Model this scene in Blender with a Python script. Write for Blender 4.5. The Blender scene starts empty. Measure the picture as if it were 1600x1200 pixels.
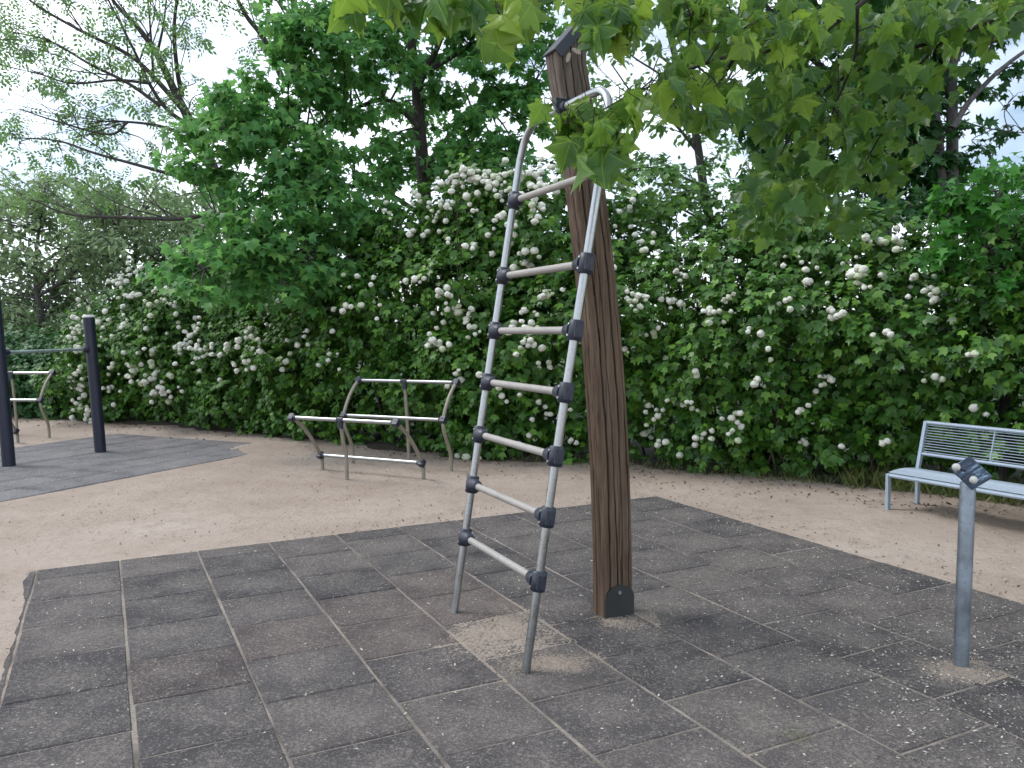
import bpy, math, random
import numpy as np
from mathutils import Matrix, Vector, Quaternion

random.seed(7)
rng = np.random.default_rng(11)
scene = bpy.context.scene
COL = scene.collection
rad = math.radians

# ------------------------------------------------------------------ camera
FPX, PITCH, ROLL, CAM_H = 1306.08, 0.066484, -0.0114134, 1.56226
cp, sp = math.cos(PITCH), math.sin(PITCH)
cr, sr = math.cos(ROLL), math.sin(ROLL)
FW = np.array([0, cp, -sp]); UP0 = np.array([0, sp, cp]); RI0 = np.array([1.0, 0, 0])
RI = RI0 * cr + UP0 * sr; UP = UP0 * cr - RI0 * sr
CAM = np.array([0, 0, CAM_H])
cam = bpy.data.cameras.new('camera'); cam_o = bpy.data.objects.new('camera', cam)
cam.sensor_width = 36.0; cam.lens = FPX / 1600 * 36; cam.clip_end = 2000; cam.clip_start = 0.05
m = Matrix.Identity(4)
for r_ in range(3):
    m[r_][0] = RI[r_]; m[r_][1] = UP[r_]; m[r_][2] = -FW[r_]; m[r_][3] = CAM[r_]
cam_o.matrix_world = m
COL.objects.link(cam_o); scene.camera = cam_o

# ------------------------------------------------------------------ sky, sun, exposure
SUN_EL, SUN_AZ = 52.0, -72.0           # azimuth measured from +Y towards +X, degrees
wd = bpy.data.worlds.new('World'); scene.world = wd; wd.use_nodes = True
wn = wd.node_tree.nodes; wl = wd.node_tree.links
for n in list(wn): wn.remove(n)
w_out = wn.new('ShaderNodeOutputWorld'); w_bg = wn.new('ShaderNodeBackground')
sky = wn.new('ShaderNodeTexSky'); sky.sky_type = 'NISHITA'; sky.sun_disc = False
sky.sun_elevation = rad(SUN_EL); sky.sun_rotation = rad(SUN_AZ); sky.air_density = 1.0; sky.dust_density = 1.5; sky.ozone_density = 1.2
w_tc = wn.new('ShaderNodeTexCoord'); w_map = wn.new('ShaderNodeMapping'); w_map.inputs['Scale'].default_value = (1.6, 1.6, 4.0)
w_no = wn.new('ShaderNodeTexNoise'); w_no.inputs['Scale'].default_value = 1.7; w_no.inputs['Detail'].default_value = 4; w_no.inputs['Roughness'].default_value = .55
w_cr = wn.new('ShaderNodeValToRGB'); w_cr.color_ramp.elements[0].position = .34; w_cr.color_ramp.elements[1].position = .60
w_mx = wn.new('ShaderNodeMix'); w_mx.data_type = 'RGBA'
w_mx.inputs['B'].default_value = (9.6, 10.3, 11.3, 1)
wl.new(w_tc.outputs['Generated'], w_map.inputs['Vector']); wl.new(w_map.outputs[0], w_no.inputs['Vector'])
wl.new(w_no.outputs['Fac'], w_cr.inputs[0]); wl.new(w_cr.outputs['Color'], w_mx.inputs['Factor'])
wl.new(sky.outputs[0], w_mx.inputs['A']); wl.new(w_mx.outputs['Result'], w_bg.inputs['Color'])
w_bg.inputs['Strength'].default_value = 0.15
wl.new(w_bg.outputs[0], w_out.inputs['Surface'])
sun = bpy.data.lights.new('sun', 'SUN'); sun.energy = 1.5; sun.angle = rad(16); sun.color = (1.0, .97, .93)
sun_o = bpy.data.objects.new('sun', sun); COL.objects.link(sun_o)
sd = Vector((math.cos(rad(SUN_EL)) * math.sin(rad(SUN_AZ)), math.cos(rad(SUN_EL)) * math.cos(rad(SUN_AZ)), math.sin(rad(SUN_EL))))
sun_o.rotation_euler = sd.to_track_quat('Z', 'Y').to_euler(); sun_o.location = (-10, 3, 14)
vs = scene.view_settings; vs.view_transform = 'Standard'; vs.look = 'None'; vs.exposure = 0.32; vs.gamma = 1; vs.use_curve_mapping = False
cy = scene.cycles; cy.max_bounces = 4; cy.diffuse_bounces = 2; cy.glossy_bounces = 2; cy.transmission_bounces = 2; wd.cycles.sampling_method = 'NONE'; cy.use_adaptive_sampling = True; cy.adaptive_threshold = .03; cy.transparent_max_bounces = 6; cy.caustics_reflective = False; cy.caustics_refractive = False

# ------------------------------------------------------------------ projection helpers
def ray(x, y): return (x - 800) / FPX * RI + (600 - y) / FPX * UP + FW
def ground_at(x, y, z=0.0):
    d = ray(x, y); return CAM + d * (z - CAM_H) / d[2]
def at(x, y, Y):
    d = ray(x, y); return CAM + d * Y / d[1]
def project(P):
    v = np.atleast_2d(P) - CAM; z = v @ FW
    return np.stack([800 + FPX * (v @ RI) / z, 600 - FPX * (v @ UP) / z, z], 1)
def unit(v):
    v = np.asarray(v, float); return v / np.maximum(np.linalg.norm(v, axis=-1, keepdims=True), 1e-9)

# ------------------------------------------------------------------ materials
def new_mat(name):
    mt = bpy.data.materials.new(name); mt.use_nodes = True
    nt = mt.node_tree; b = nt.nodes['Principled BSDF']
    return mt, nt, b
def N(nt, kind, **kw):
    n = nt.nodes.new('ShaderNode' + kind)
    for k, v in kw.items():
        if k in n.inputs: n.inputs[k].default_value = v
        else: setattr(n, k, v)
    return n
def ramp(nt, src, stops):
    n = nt.nodes.new('ShaderNodeValToRGB'); e = n.color_ramp.elements
    while len(e) < len(stops): e.new(.5)
    for i, (p, c) in enumerate(stops):
        e[i].position = p; e[i].color = (*c, 1) if len(c) == 3 else c
    nt.links.new(src, n.inputs[0]); return n.outputs[0]
def mixc(nt, fac, a, b, blend='MIX'):
    n = nt.nodes.new('ShaderNodeMix'); n.data_type = 'RGBA'; n.blend_type = blend
    for nm, v in (('Factor', fac), ('A', a), ('B', b)):
        if hasattr(v, 'is_linked') or isinstance(v, bpy.types.NodeSocket): nt.links.new(v, n.inputs[nm])
        else: n.inputs[nm].default_value = v if nm == 'Factor' else (*v, 1)
    return n.outputs['Result']
def math_n(nt, op, a, b=None, clamp=False):
    n = nt.nodes.new('ShaderNodeMath'); n.operation = op; n.use_clamp = clamp
    for i, v in enumerate((a, b)):
        if v is None: continue
        if isinstance(v, bpy.types.NodeSocket): nt.links.new(v, n.inputs[i])
        else: n.inputs[i].default_value = v
    return n.outputs[0]
def noise(nt, vec, scale, detail=4, rough=.55):
    n = N(nt, 'TexNoise', Scale=scale, Detail=detail, Roughness=rough)
    if vec is not None: nt.links.new(vec, n.inputs['Vector'])
    return n.outputs['Fac']
def bump(nt, b, h, strength, dist):
    n = N(nt, 'Bump', Strength=strength, Distance=dist); nt.links.new(h, n.inputs['Height']); nt.links.new(n.outputs[0], b.inputs['Normal'])
def objvec(nt, kind='Object'): return nt.nodes.new('ShaderNodeTexCoord').outputs[kind]
def geopos(nt): return nt.nodes.new('ShaderNodeNewGeometry').outputs['Position']
def mapped(nt, vec, scale):
    n = N(nt, 'Mapping'); n.inputs['Scale'].default_value = scale; nt.links.new(vec, n.inputs['Vector']); return n.outputs[0]

def leaf_mat(name, c0, c1, c2, trans, tw=.35, rough=.5, bigw=.45, veins=False):
    mt, nt, b = new_mat(name); out = nt.nodes['Material Output']
    g = nt.nodes.new('ShaderNodeNewGeometry')
    oi = nt.nodes.new('ShaderNodeObjectInfo')
    rnd = math_n(nt, 'FRACT', math_n(nt, 'ADD', g.outputs['Random Per Island'], oi.outputs['Random']))
    col = ramp(nt, rnd, [(0.0, c0), (.55, c1), (.93, c2), (1.0, tuple(min(1, v * 1.25) for v in c2))])
    big = noise(nt, g.outputs['Position'], .9, 3)
    col = mixc(nt, math_n(nt, 'MULTIPLY', big, bigw), col, c2)
    if veins:      # five palmate veins from the leaf base
        xyz = nt.nodes.new('ShaderNodeSeparateXYZ'); nt.links.new(objvec(nt), xyz.inputs[0])
        ax = math_n(nt, 'ABSOLUTE', xyz.outputs[0]); yy = xyz.outputs[1]; vm = None
        for sx_, sy_ in ((0.0, 1.0), (.82, .57), (.99, .12)):
            dist = math_n(nt, 'ABSOLUTE', math_n(nt, 'SUBTRACT', math_n(nt, 'MULTIPLY', ax, sy_), math_n(nt, 'MULTIPLY', yy, sx_)))
            vm = dist if vm is None else math_n(nt, 'MINIMUM', vm, dist)
        vmask = ramp(nt, vm, [(.006, (.6, .6, .6)), (.022, (0, 0, 0))])
        col = mixc(nt, vmask, col, tuple(min(1, v * 1.3 + .05) for v in c2))
        h_ = math_n(nt, 'ADD', math_n(nt, 'MINIMUM', vm, .12), math_n(nt, 'MULTIPLY', noise(nt, objvec(nt), 9, 3), .05)); bump(nt, b, h_, .6, .05)
    nt.links.new(col, b.inputs['Base Color']); b.inputs['Roughness'].default_value = rough; b.inputs['Specular IOR Level'].default_value = .35
    tr = nt.nodes.new('ShaderNodeBsdfTranslucent')
    tcol = mixc(nt, .7, col, trans); nt.links.new(tcol, tr.inputs['Color'])
    mx = nt.nodes.new('ShaderNodeMixShader'); mx.inputs[0].default_value = tw
    nt.links.new(b.outputs[0], mx.inputs[1]); nt.links.new(tr.outputs[0], mx.inputs[2]); nt.links.new(mx.outputs[0], out.inputs['Surface'])
    return mt
MAT = {}
MAT['hedge_leaf'] = leaf_mat('hedge_leaf', (.011, .052, .010), (.028, .112, .016), (.115, .25, .030), (.13, .32, .03), .18, .42)
MAT['maple_leaf'] = leaf_mat('maple_leaf', (.040, .16, .058), (.068, .22, .072), (.15, .32, .068), (.26, .58, .15), .48)
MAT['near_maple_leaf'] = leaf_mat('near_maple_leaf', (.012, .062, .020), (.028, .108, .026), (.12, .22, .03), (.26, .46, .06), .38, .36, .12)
MAT['veined_maple_leaf'] = leaf_mat('veined_maple_leaf', (.015, .074, .024), (.040, .142, .032), (.19, .29, .03), (.33, .55, .07), .40, .34, .10, True)
MAT['ash_leaf'] = leaf_mat('ash_leaf', (.06, .15, .055), (.09, .20, .065), (.16, .28, .08), (.28, .48, .14), .48)
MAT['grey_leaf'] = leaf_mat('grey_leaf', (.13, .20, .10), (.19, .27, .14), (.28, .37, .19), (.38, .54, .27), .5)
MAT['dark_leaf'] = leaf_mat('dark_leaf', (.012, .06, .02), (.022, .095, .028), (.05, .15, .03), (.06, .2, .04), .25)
MAT['sap_leaf'] = leaf_mat('sap_leaf', (.020, .11, .018), (.035, .17, .022), (.07, .25, .03), (.1, .34, .03), .33)
MAT['grass'] = leaf_mat('grass', (.04, .09, .02), (.08, .14, .03), (.22, .22, .08), (.2, .3, .05), .25)

def bark_mat(name, c0, c1):
    mt, nt, b = new_mat(name); p = geopos(nt)
    n1 = noise(nt, mapped(nt, p, (14, 14, 3)), 2.2, 6); col = ramp(nt, n1, [(.3, c0), (.7, c1)])
    nt.links.new(col, b.inputs['Base Color']); b.inputs['Roughness'].default_value = .9; bump(nt, b, n1, .6, .02); return mt
MAT['bark'] = bark_mat('bark', (.022, .020, .018), (.075, .068, .06))
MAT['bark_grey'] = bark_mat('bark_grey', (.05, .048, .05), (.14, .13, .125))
MAT['bark_dark'] = bark_mat('bark_dark', (.012, .010, .009), (.045, .038, .034))
MAT['twig'] = bark_mat('twig', (.035, .03, .022), (.10, .085, .06))

def sand_mat():
    mt, nt, b = new_mat('sand'); p = geopos(nt)
    big = noise(nt, p, .55, 5, .6); mid = noise(nt, p, 5.0, 6, .65); fine = noise(nt, p, 120, 3, .7)
    col = ramp(nt, big, [(.30, (.320, .256, .208)), (.52, (.40, .330, .276)), (.72, (.46, .395, .342))])
    col = mixc(nt, ramp(nt, mid, [(.50, (0, 0, 0)), (.72, (.55, .55, .55))]), col, (.285, .225, .18))
    col = mixc(nt, ramp(nt, fine, [(.55, (0, 0, 0)), (.70, (.6, .6, .6))]), col, (.16, .12, .09))
    col = mixc(nt, ramp(nt, fine, [(.26, (.55, .55, .55)), (.36, (0, 0, 0))]), col, (.55, .48, .40))
    vo = N(nt, 'TexVoronoi', Scale=16.0); nt.links.new(p, vo.inputs['Vector'])
    spk = math_n(nt, 'MULTIPLY', math_n(nt, 'LESS_THAN', vo.outputs['Distance'], .16), math_n(nt, 'GREATER_THAN', noise(nt, p, 2.3, 2), .56))
    col = mixc(nt, math_n(nt, 'MULTIPLY', spk, .75), col, (.09, .065, .045))
    nt.links.new(col, b.inputs['Base Color']); b.inputs['Roughness'].default_value = .95; b.inputs['Specular IOR Level'].default_value = .15
    h = math_n(nt, 'ADD', math_n(nt, 'ADD', math_n(nt, 'MULTIPLY', mid, 1.0), math_n(nt, 'MULTIPLY', noise(nt, p, 19, 5, .7), .55)), math_n(nt, 'MULTIPLY', fine, .16))
    bump(nt, b, h, .9, .045); return mt
MAT['sand'] = sand_mat()

def tile_mat(name, base, dark, dust, amount, use_obj=True):
    mt, nt, b = new_mat(name); p = geopos(nt); oc = objvec(nt)
    oi = nt.nodes.new('ShaderNodeObjectInfo')
    n1 = noise(nt, p, 3.0, 5, .6); fine = noise(nt, p, 170, 2, .6); gran = N(nt, 'TexVoronoi', Scale=210.0); nt.links.new(p, gran.inputs['Vector'])
    col = ramp(nt, n1, [(.3, dark), (.7, base)])
    col = mixc(nt, ramp(nt, gran.outputs['Distance'], [(.1, (.35, .35, .35)), (.5, (0, 0, 0))]), col, tuple(v * 1.9 for v in base))
    col = mixc(nt, .35, col, oi.outputs['Color'], 'MULTIPLY')
    tint = ramp(nt, oi.outputs['Random'], [(0, (.80, .79, .81)), (.5, (.98, .96, .96)), (1, (1.2, 1.12, 1.07))])
    col = mixc(nt, 1.0, col, tint, 'MULTIPLY')
    # sand dust that lies thicker towards the middle of each tile and in patches
    xyz = nt.nodes.new('ShaderNodeSeparateXYZ'); nt.links.new(oc, xyz.inputs[0])
    ax = math_n(nt, 'ABSOLUTE', xyz.outputs[0]); ay = math_n(nt, 'ABSOLUTE', xyz.outputs[1])
    mxx = math_n(nt, 'MAXIMUM', ax, ay); cen = math_n(nt, 'SUBTRACT', 1.0, math_n(nt, 'MULTIPLY', mxx, 3.4), True)
    dn = noise(nt, p, 3.4, 6, .66)
    d = math_n(nt, 'ADD', math_n(nt, 'ADD', math_n(nt, 'MULTIPLY', dn, 1.0), math_n(nt, 'MULTIPLY', cen, .20)), math_n(nt, 'MULTIPLY', oi.outputs['Random'], .10))
    cover = ramp(nt, d, [(.48 - amount, (.05, .05, .05)), (.85 - amount, (.80, .80, .80))])
    for sc_, k_ in ((170.0, .75), (85.0, .34)):
        vg = N(nt, 'TexVoronoi', Scale=sc_); nt.links.new(p, vg.inputs['Vector'])
        sep = nt.nodes.new('ShaderNodeSeparateColor'); nt.links.new(vg.outputs['Color'], sep.inputs[0])
        grain = math_n(nt, 'LESS_THAN', sep.outputs[0], math_n(nt, 'MULTIPLY', cover, k_))
        tone = mixc(nt, sep.outputs[1], tuple(v * .55 for v in dust), tuple(min(1, v * 1.25) for v in dust))
        col = mixc(nt, math_n(nt, 'MULTIPLY', grain, .42), col, tone)
    col = mixc(nt, math_n(nt, 'MULTIPLY', cover, .22), col, dust)
    nt.links.new(col, b.inputs['Base Color']); b.inputs['Roughness'].default_value = .92; b.inputs['Specular IOR Level'].default_value = .25
    h = math_n(nt, 'ADD', gran.outputs['Distance'], math_n(nt, 'MULTIPLY', fine, .7)); bump(nt, b, h, .7, .004)
    return mt
MAT['tile'] = tile_mat('rubber_tile', (.074, .069, .070), (.047, .045, .047), (.235, .21, .187), .05)
MAT['pad_tile'] = tile_mat('grey_rubber_tile', (.105, .108, .118), (.07, .073, .082), (.33, .31, .30), .13)

def metal_mat(name, col, rough, metal=1.0, var=.25, dirt=None):
    mt, nt, b = new_mat(name); p = geopos(nt)
    n1 = noise(nt, p, 9, 5, .6); n2 = noise(nt, p, 70, 3)
    c = mixc(nt, n1, tuple(v * (1 - var) for v in col), tuple(min(1, v * (1 + var)) for v in col))
    if dirt: c = mixc(nt, ramp(nt, n2, [(.52, (0, 0, 0)), (.75, (.6, .6, .6))]), c, dirt)
    nt.links.new(c, b.inputs['Base Color']); b.inputs['Metallic'].default_value = metal
    nt.links.new(ramp(nt, n1, [(.3, (rough * .8,) * 3), (.7, (min(1, rough * 1.3),) * 3)]), b.inputs['Roughness'])
    bump(nt, b, n2, .12, .002); return mt
MAT['steel'] = metal_mat('steel', (.42, .44, .45), .30, 1.0, .15, (.30, .30, .30))
MAT['rung'] = metal_mat('worn_rung', (.36, .34, .32), .6, .25, .25, (.22, .20, .18))
MAT['galv'] = metal_mat('galvanised', (.29, .34, .39), .42, .85, .5, (.17, .20, .24))
MAT['clamp'] = metal_mat('clamp_plastic', (.020, .026, .042), .45, 0, .3, (.05, .055, .07))
MAT['bolt'] = metal_mat('bolt_steel', (.7, .7, .7), .3, 1, .1)
MAT['navy'] = metal_mat('navy_paint', (.012, .016, .034), .42, 0, .3)
MAT['teal'] = metal_mat('bar_steel', (.32, .40, .38), .4, .7, .2)
MAT['bench'] = metal_mat('bench_paint', (.33, .40, .48), .42, .15, .10, (.27, .34, .42))
MAT['plate_green'] = metal_mat('base_plate_paint', (.040, .044, .042), .5, .3, .3)
MAT['cap_metal'] = metal_mat('cap_metal', (.045, .05, .065), .45, .4, .3)
MAT['white_knob'] = metal_mat('white_knob', (.55, .55, .52), .6, 0, .15)
MAT['old_leg'] = metal_mat('dusty_leg', (.27, .245, .20), .55, .35, .2, (.32, .27, .2))

def wood_mat():
    mt, nt, b = new_mat('weathered_wood'); v = objvec(nt)
    g1 = noise(nt, mapped(nt, v, (26, 26, 1.1)), 2.0, 7, .62); g2 = noise(nt, mapped(nt, v, (140, 140, 2.5)), 1.5, 4, .6)
    col = ramp(nt, g1, [(.26, (.038, .023, .015)), (.48, (.098, .062, .040)), (.60, (.145, .098, .066)), (.76, (.23, .175, .128))])
    col = mixc(nt, ramp(nt, g2, [(.45, (0, 0, 0)), (.7, (.6, .6, .6))]), col, (.045, .03, .022))
    blot = noise(nt, mapped(nt, v, (5, 5, 1.6)), 1.4, 5, .6)
    col = mixc(nt, ramp(nt, blot, [(.36, (0, 0, 0)), (.66, (.65, .65, .65))]), col, (.165, .122, .088))
    crk = noise(nt, mapped(nt, v, (60, 60, .9)), 1.3, 3, .5)
    col = mixc(nt, ramp(nt, crk, [(.60, (0, 0, 0)), (.64, (.85, .85, .85))]), col, (.02, .014, .011))
    xyz = nt.nodes.new('ShaderNodeSeparateXYZ'); nt.links.new(v, xyz.inputs[0])
    wz = math_n(nt, 'MULTIPLY', math_n(nt, 'SUBTRACT', xyz.outputs[2], 1.9), .75, True)
    col = mixc(nt, math_n(nt, 'MULTIPLY', wz, .75), col, ramp(nt, g1, [(.3, (.10, .085, .075)), (.7, (.23, .20, .18))]))
    nt.links.new(col, b.inputs['Base Color']); b.inputs['Roughness'].default_value = .8; b.inputs['Specular IOR Level'].default_value = .25
    bump(nt, b, math_n(nt, 'ADD', g1, math_n(nt, 'MULTIPLY', g2, .5)), .5, .006); return mt
MAT['wood'] = wood_mat()

def plain(name, col, rough=.8, var=.2, scale=20):
    mt, nt, b = new_mat(name); n1 = noise(nt, geopos(nt), scale, 4)
    c = mixc(nt, n1, tuple(v * (1 - var) for v in col), tuple(min(1, v * (1 + var)) for v in col))
    nt.links.new(c, b.inputs['Base Color']); b.inputs['Roughness'].default_value = rough; return mt
def island_mat(name, stops, rough=.8):
    mt, nt, b = new_mat(name); g = nt.nodes.new('ShaderNodeNewGeometry')
    nt.links.new(ramp(nt, g.outputs['Random Per Island'], stops), b.inputs['Base Color']); b.inputs['Roughness'].default_value = rough; return mt
MAT['petal'] = island_mat('petal', [(0, (.20, .19, .16)), (.6, (.34, .33, .28)), (1, (.52, .51, .45))])
MAT['litter'] = island_mat('litter', [(0, (.05, .035, .022)), (.6, (.13, .09, .055)), (1, (.26, .2, .12))])
def flower_mat():
    mt, nt, b = new_mat('snowball_petals'); oi = nt.nodes.new('ShaderNodeObjectInfo'); out = nt.nodes['Material Output']
    v = objvec(nt); n1 = noise(nt, v, 16, 3)
    c = ramp(nt, oi.outputs['Random'], [(0, (.52, .60, .38)), (.2, (.74, .76, .65)), (1, (.85, .85, .79))])
    c = mixc(nt, ramp(nt, n1, [(.3, (.45, .45, .45)), (.55, (0, 0, 0))]), c, (.52, .58, .40))
    nt.links.new(c, b.inputs['Base Color']); b.inputs['Roughness'].default_value = .75; b.inputs['Specular IOR Level'].default_value = .2
    bump(nt, b, n1, .5, .02); return mt
MAT['flower'] = flower_mat()

def sign_mat():
    mt, nt, b = new_mat('scuffed_plate'); v = objvec(nt)
    n1 = noise(nt, mapped(nt, v, (14, 75, 40)), 1.0, 5, .65)
    c = ramp(nt, n1, [(.45, (.010, .019, .038)), (.56, (.03, .06, .11)), (.68, (.26, .36, .46))])
    nt.links.new(c, b.inputs['Base Color']); b.inputs['Roughness'].default_value = .35; return mt
MAT['sign'] = sign_mat()

# ------------------------------------------------------------------ object helpers
def tag(o, label=None, cat=None, group=None, kind=None):
    for k, v in (('label', label), ('category', cat), ('group', group), ('kind', kind)):
        if v: o[k] = v
    return o
def empty(name, loc=(0, 0, 0), **kw):
    o = bpy.data.objects.new(name, None); o.location = loc; o.empty_display_size = .1; COL.objects.link(o); return tag(o, **kw)
def link(name, me, parent=None, loc=None, **kw):
    o = bpy.data.objects.new(name, me); COL.objects.link(o)
    if parent is not None: o.parent = parent
    if loc is not None: o.location = loc
    return tag(o, **kw)
class MB:
    def __init__(s): s.v = []; s.f = []; s.sm = []
    def add(s, verts, faces, smooth=False):
        o = len(s.v); s.v += [tuple(map(float, p)) for p in verts]
        s.f += [tuple(i + o for i in f) for f in faces]; s.sm += [smooth] * len(faces); return s
    def tube(s, pts, r, n=10, cap=True, smooth=True):
        P = np.array(pts, float); k = len(P); rr = np.full(k, r) if np.isscalar(r) else np.array(r, float)
        T = np.zeros_like(P); T[1:-1] = P[2:] - P[:-2]; T[0] = P[1] - P[0]; T[-1] = P[-1] - P[-2]; T = unit(T)
        a = np.array([0, 0, 1.]) if abs(T[0][2]) < .9 else np.array([1., 0, 0])
        u = unit(np.cross(T[0], a)); V = []
        ang = np.arange(n) * 2 * np.pi / n
        for i in range(k):
            u = unit(u - T[i] * (u @ T[i])); w = np.cross(T[i], u)
            V += [P[i] + rr[i] * (math.cos(q) * u + math.sin(q) * w) for q in ang]
        F = [(i * n + j, i * n + (j + 1) % n, (i + 1) * n + (j + 1) % n, (i + 1) * n + j) for i in range(k - 1) for j in range(n)]
        s.add(V, F, smooth)
        if cap:
            s.add([V[j] for j in range(n)], [tuple(range(n))[::-1]]); s.add([V[(k - 1) * n + j] for j in range(n)], [tuple(range(n))])
        return s
    def box(s, c, sx, sy, sz, X=(1, 0, 0), Y=(0, 1, 0), Z=(0, 0, 1), ch=0.0):
        c = np.array(c, float); X = unit(X); Y = unit(Y); Z = unit(Z); V = []
        if ch <= 0:
            for k in (-1, 1):
                for (i, j) in ((-1, -1), (1, -1), (1, 1), (-1, 1)): V.append(c + X * i * sx / 2 + Y * j * sy / 2 + Z * k * sz / 2)
            return s.add(V, [(3, 2, 1, 0), (4, 5, 6, 7), (0, 1, 5, 4), (1, 2, 6, 5), (2, 3, 7, 6), (3, 0, 4, 7)])
        for (k, t) in ((-1, ch), (-1 + 2 * ch / sz, 0), (1 - 2 * ch / sz, 0), (1, ch)):
            for (i, j) in ((-1, -1), (1, -1), (1, 1), (-1, 1)): V.append(c + X * i * (sx / 2 - t) + Y * j * (sy / 2 - t) + Z * k * sz / 2)
        F = [(3, 2, 1, 0), (12, 13, 14, 15)]
        for l in range(3):
            for i in range(4): F.append((l * 4 + i, l * 4 + (i + 1) % 4, l * 4 + 4 + (i + 1) % 4, l * 4 + 4 + i))
        return s.add(V, F)
    def mesh(s, name, mat):
        me = bpy.data.meshes.new(name); me.from_pydata(s.v, [], s.f); me.update()
        me.polygons.foreach_set('use_smooth', s.sm); me.materials.append(MAT[mat] if isinstance(mat, str) else mat); return me
    def build(s, name, mat, parent=None, **kw): return link(name, s.mesh(name, mat), parent, **kw)
def smooth_path(pts, n=6):
    P = [np.array(p, float) for p in pts]; P = [2 * P[0] - P[1]] + P + [2 * P[-1] - P[-2]]; out = []
    for i in range(1, len(P) - 2):
        for t in np.linspace(0, 1, n, endpoint=False):
            a, b, c, d = P[i - 1:i + 3]
            out.append(.5 * ((2 * b) + (c - a) * t + (2 * a - 5 * b + 4 * c - d) * t * t + (3 * b - a - 3 * c + d) * t ** 3))
    out.append(P[-2]); return out
def ball_mesh(name, mat, r, sub_u=10, sub_v=6):
    b = MB(); V = [(0, 0, r)]
    for i in range(1, sub_v):
        for j in range(sub_u):
            a = math.pi * i / sub_v; q = 2 * math.pi * j / sub_u; V.append((r * math.sin(a) * math.cos(q), r * math.sin(a) * math.sin(q), r * math.cos(a)))
    V.append((0, 0, -r)); F = [(0, 1 + j, 1 + (j + 1) % sub_u) for j in range(sub_u)]
    for i in range(sub_v - 2):
        for j in range(sub_u):
            a = 1 + i * sub_u; F.append((a + j, a + sub_u + j, a + sub_u + (j + 1) % sub_u, a + (j + 1) % sub_u))
    a = 1 + (sub_v - 2) * sub_u; F += [(len(V) - 1, a + (j + 1) % sub_u, a + j) for j in range(sub_u)]
    b.add(V, F, True); return b.mesh(name, mat)
def tri_mesh(name, V, F, mat, smooth=False):
    me = bpy.data.meshes.new(name); V = np.asarray(V, np.float32); F = np.asarray(F, np.int32)
    me.vertices.add(len(V)); me.vertices.foreach_set('co', V.ravel())
    me.loops.add(F.size); me.loops.foreach_set('vertex_index', F.ravel())
    me.polygons.add(len(F)); me.polygons.foreach_set('loop_start', np.arange(0, F.size, 3, dtype=np.int32))
    try: me.polygons.foreach_set('loop_total', np.full(len(F), 3, np.int32))
    except Exception: pass
    if smooth: me.polygons.foreach_set('use_smooth', np.ones(len(F), bool))
    me.update(calc_edges=True); me.materials.append(MAT[mat]); return me

# leaf outlines: x across, y along towards the tip, z relief
def fan(outline, relief=.0, fold=.12):
    pts = [(0.0, .42)] + outline
    V = [(x, y, fold * abs(x) - relief * (y - .3) ** 2) for x, y in pts]; n = len(outline)
    return np.array(V), np.array([(0, 1 + i, 1 + (i + 1) % n) for i in range(n)])
T_VIB = fan([(0, 0), (.34, .18), (.50, .62), (.20, .58), (0, 1.0), (-.20, .58), (-.50, .62), (-.34, .18)], .25)
T_MAP = fan([(0, 0), (.42, .05), (.26, .26), (.58, .58), (.20, .60), (0, 1.05), (-.20, .60), (-.58, .58), (-.26, .26), (-.42, .05)], .35)
T_OVAL = fan([(0, 0), (.24, .35), (.17, .75), (0, 1), (-.17, .75), (-.24, .35)], .3)
def ash_template():
    V = []; F = []
    for t, sd_ in [(.25, 1), (.25, -1), (.5, 1), (.5, -1), (.75, 1), (.75, -1), (.95, 0)]:
        o = len(V); b = np.array([0, t]); d = unit(np.array([sd_ * .9, .55])) if sd_ else np.array([0, 1.]); pn = np.array([-d[1], d[0]]); L = .34
        for q in (b, b + d * L * .5 + pn * .085, b + d * L, b + d * L * .5 - pn * .085): V.append((q[0], q[1], -.25 * (q[1] - .3) ** 2 - .2 * abs(q[0])))
        F += [(o, o + 1, o + 2), (o, o + 2, o + 3)]
    return np.array(V), np.array(F)
T_ASH = ash_template()
def scatter(name, tmpl, pos, nor, tip, size, mat, parent=None, **kw):
    tv, tf = tmpl; n = len(pos); nor = unit(nor); tip = unit(tip - nor * np.sum(tip * nor, 1, keepdims=True)); b = np.cross(nor, tip)
    curl = rng.uniform(.3, 1.8, (n, 1, 1)); sz = np.asarray(size).reshape(-1, 1, 1) * np.ones((n, 1, 1))
    V = pos[:, None, :] + sz * (tv[None, :, 0:1] * b[:, None] + tv[None, :, 1:2] * tip[:, None] + curl * tv[None, :, 2:3] * nor[:, None])
    F = tf[None] + (np.arange(n) * len(tv))[:, None, None]
    return link(name, tri_mesh(name, V.reshape(-1, 3), F.reshape(-1, 3), mat), parent, **kw)
def rand_dir(n): return unit(rng.normal(size=(n, 3)))

exec_parts = []
# ================================================================== GROUND
GA = np.array([-3.16221, 5.44643]); YAW = .454959
GU = np.array([math.cos(YAW), math.sin(YAW)]); GV = np.array([math.sin(YAW), -math.cos(YAW)])   # across, towards camera
def mat_xy(u, v): return GA + GU * u + GV * v
PADO = np.array([-4.35, 8.63]); PA = unit(np.array([.452, .892])); PB = np.array([-PA[1], PA[0]])

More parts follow.
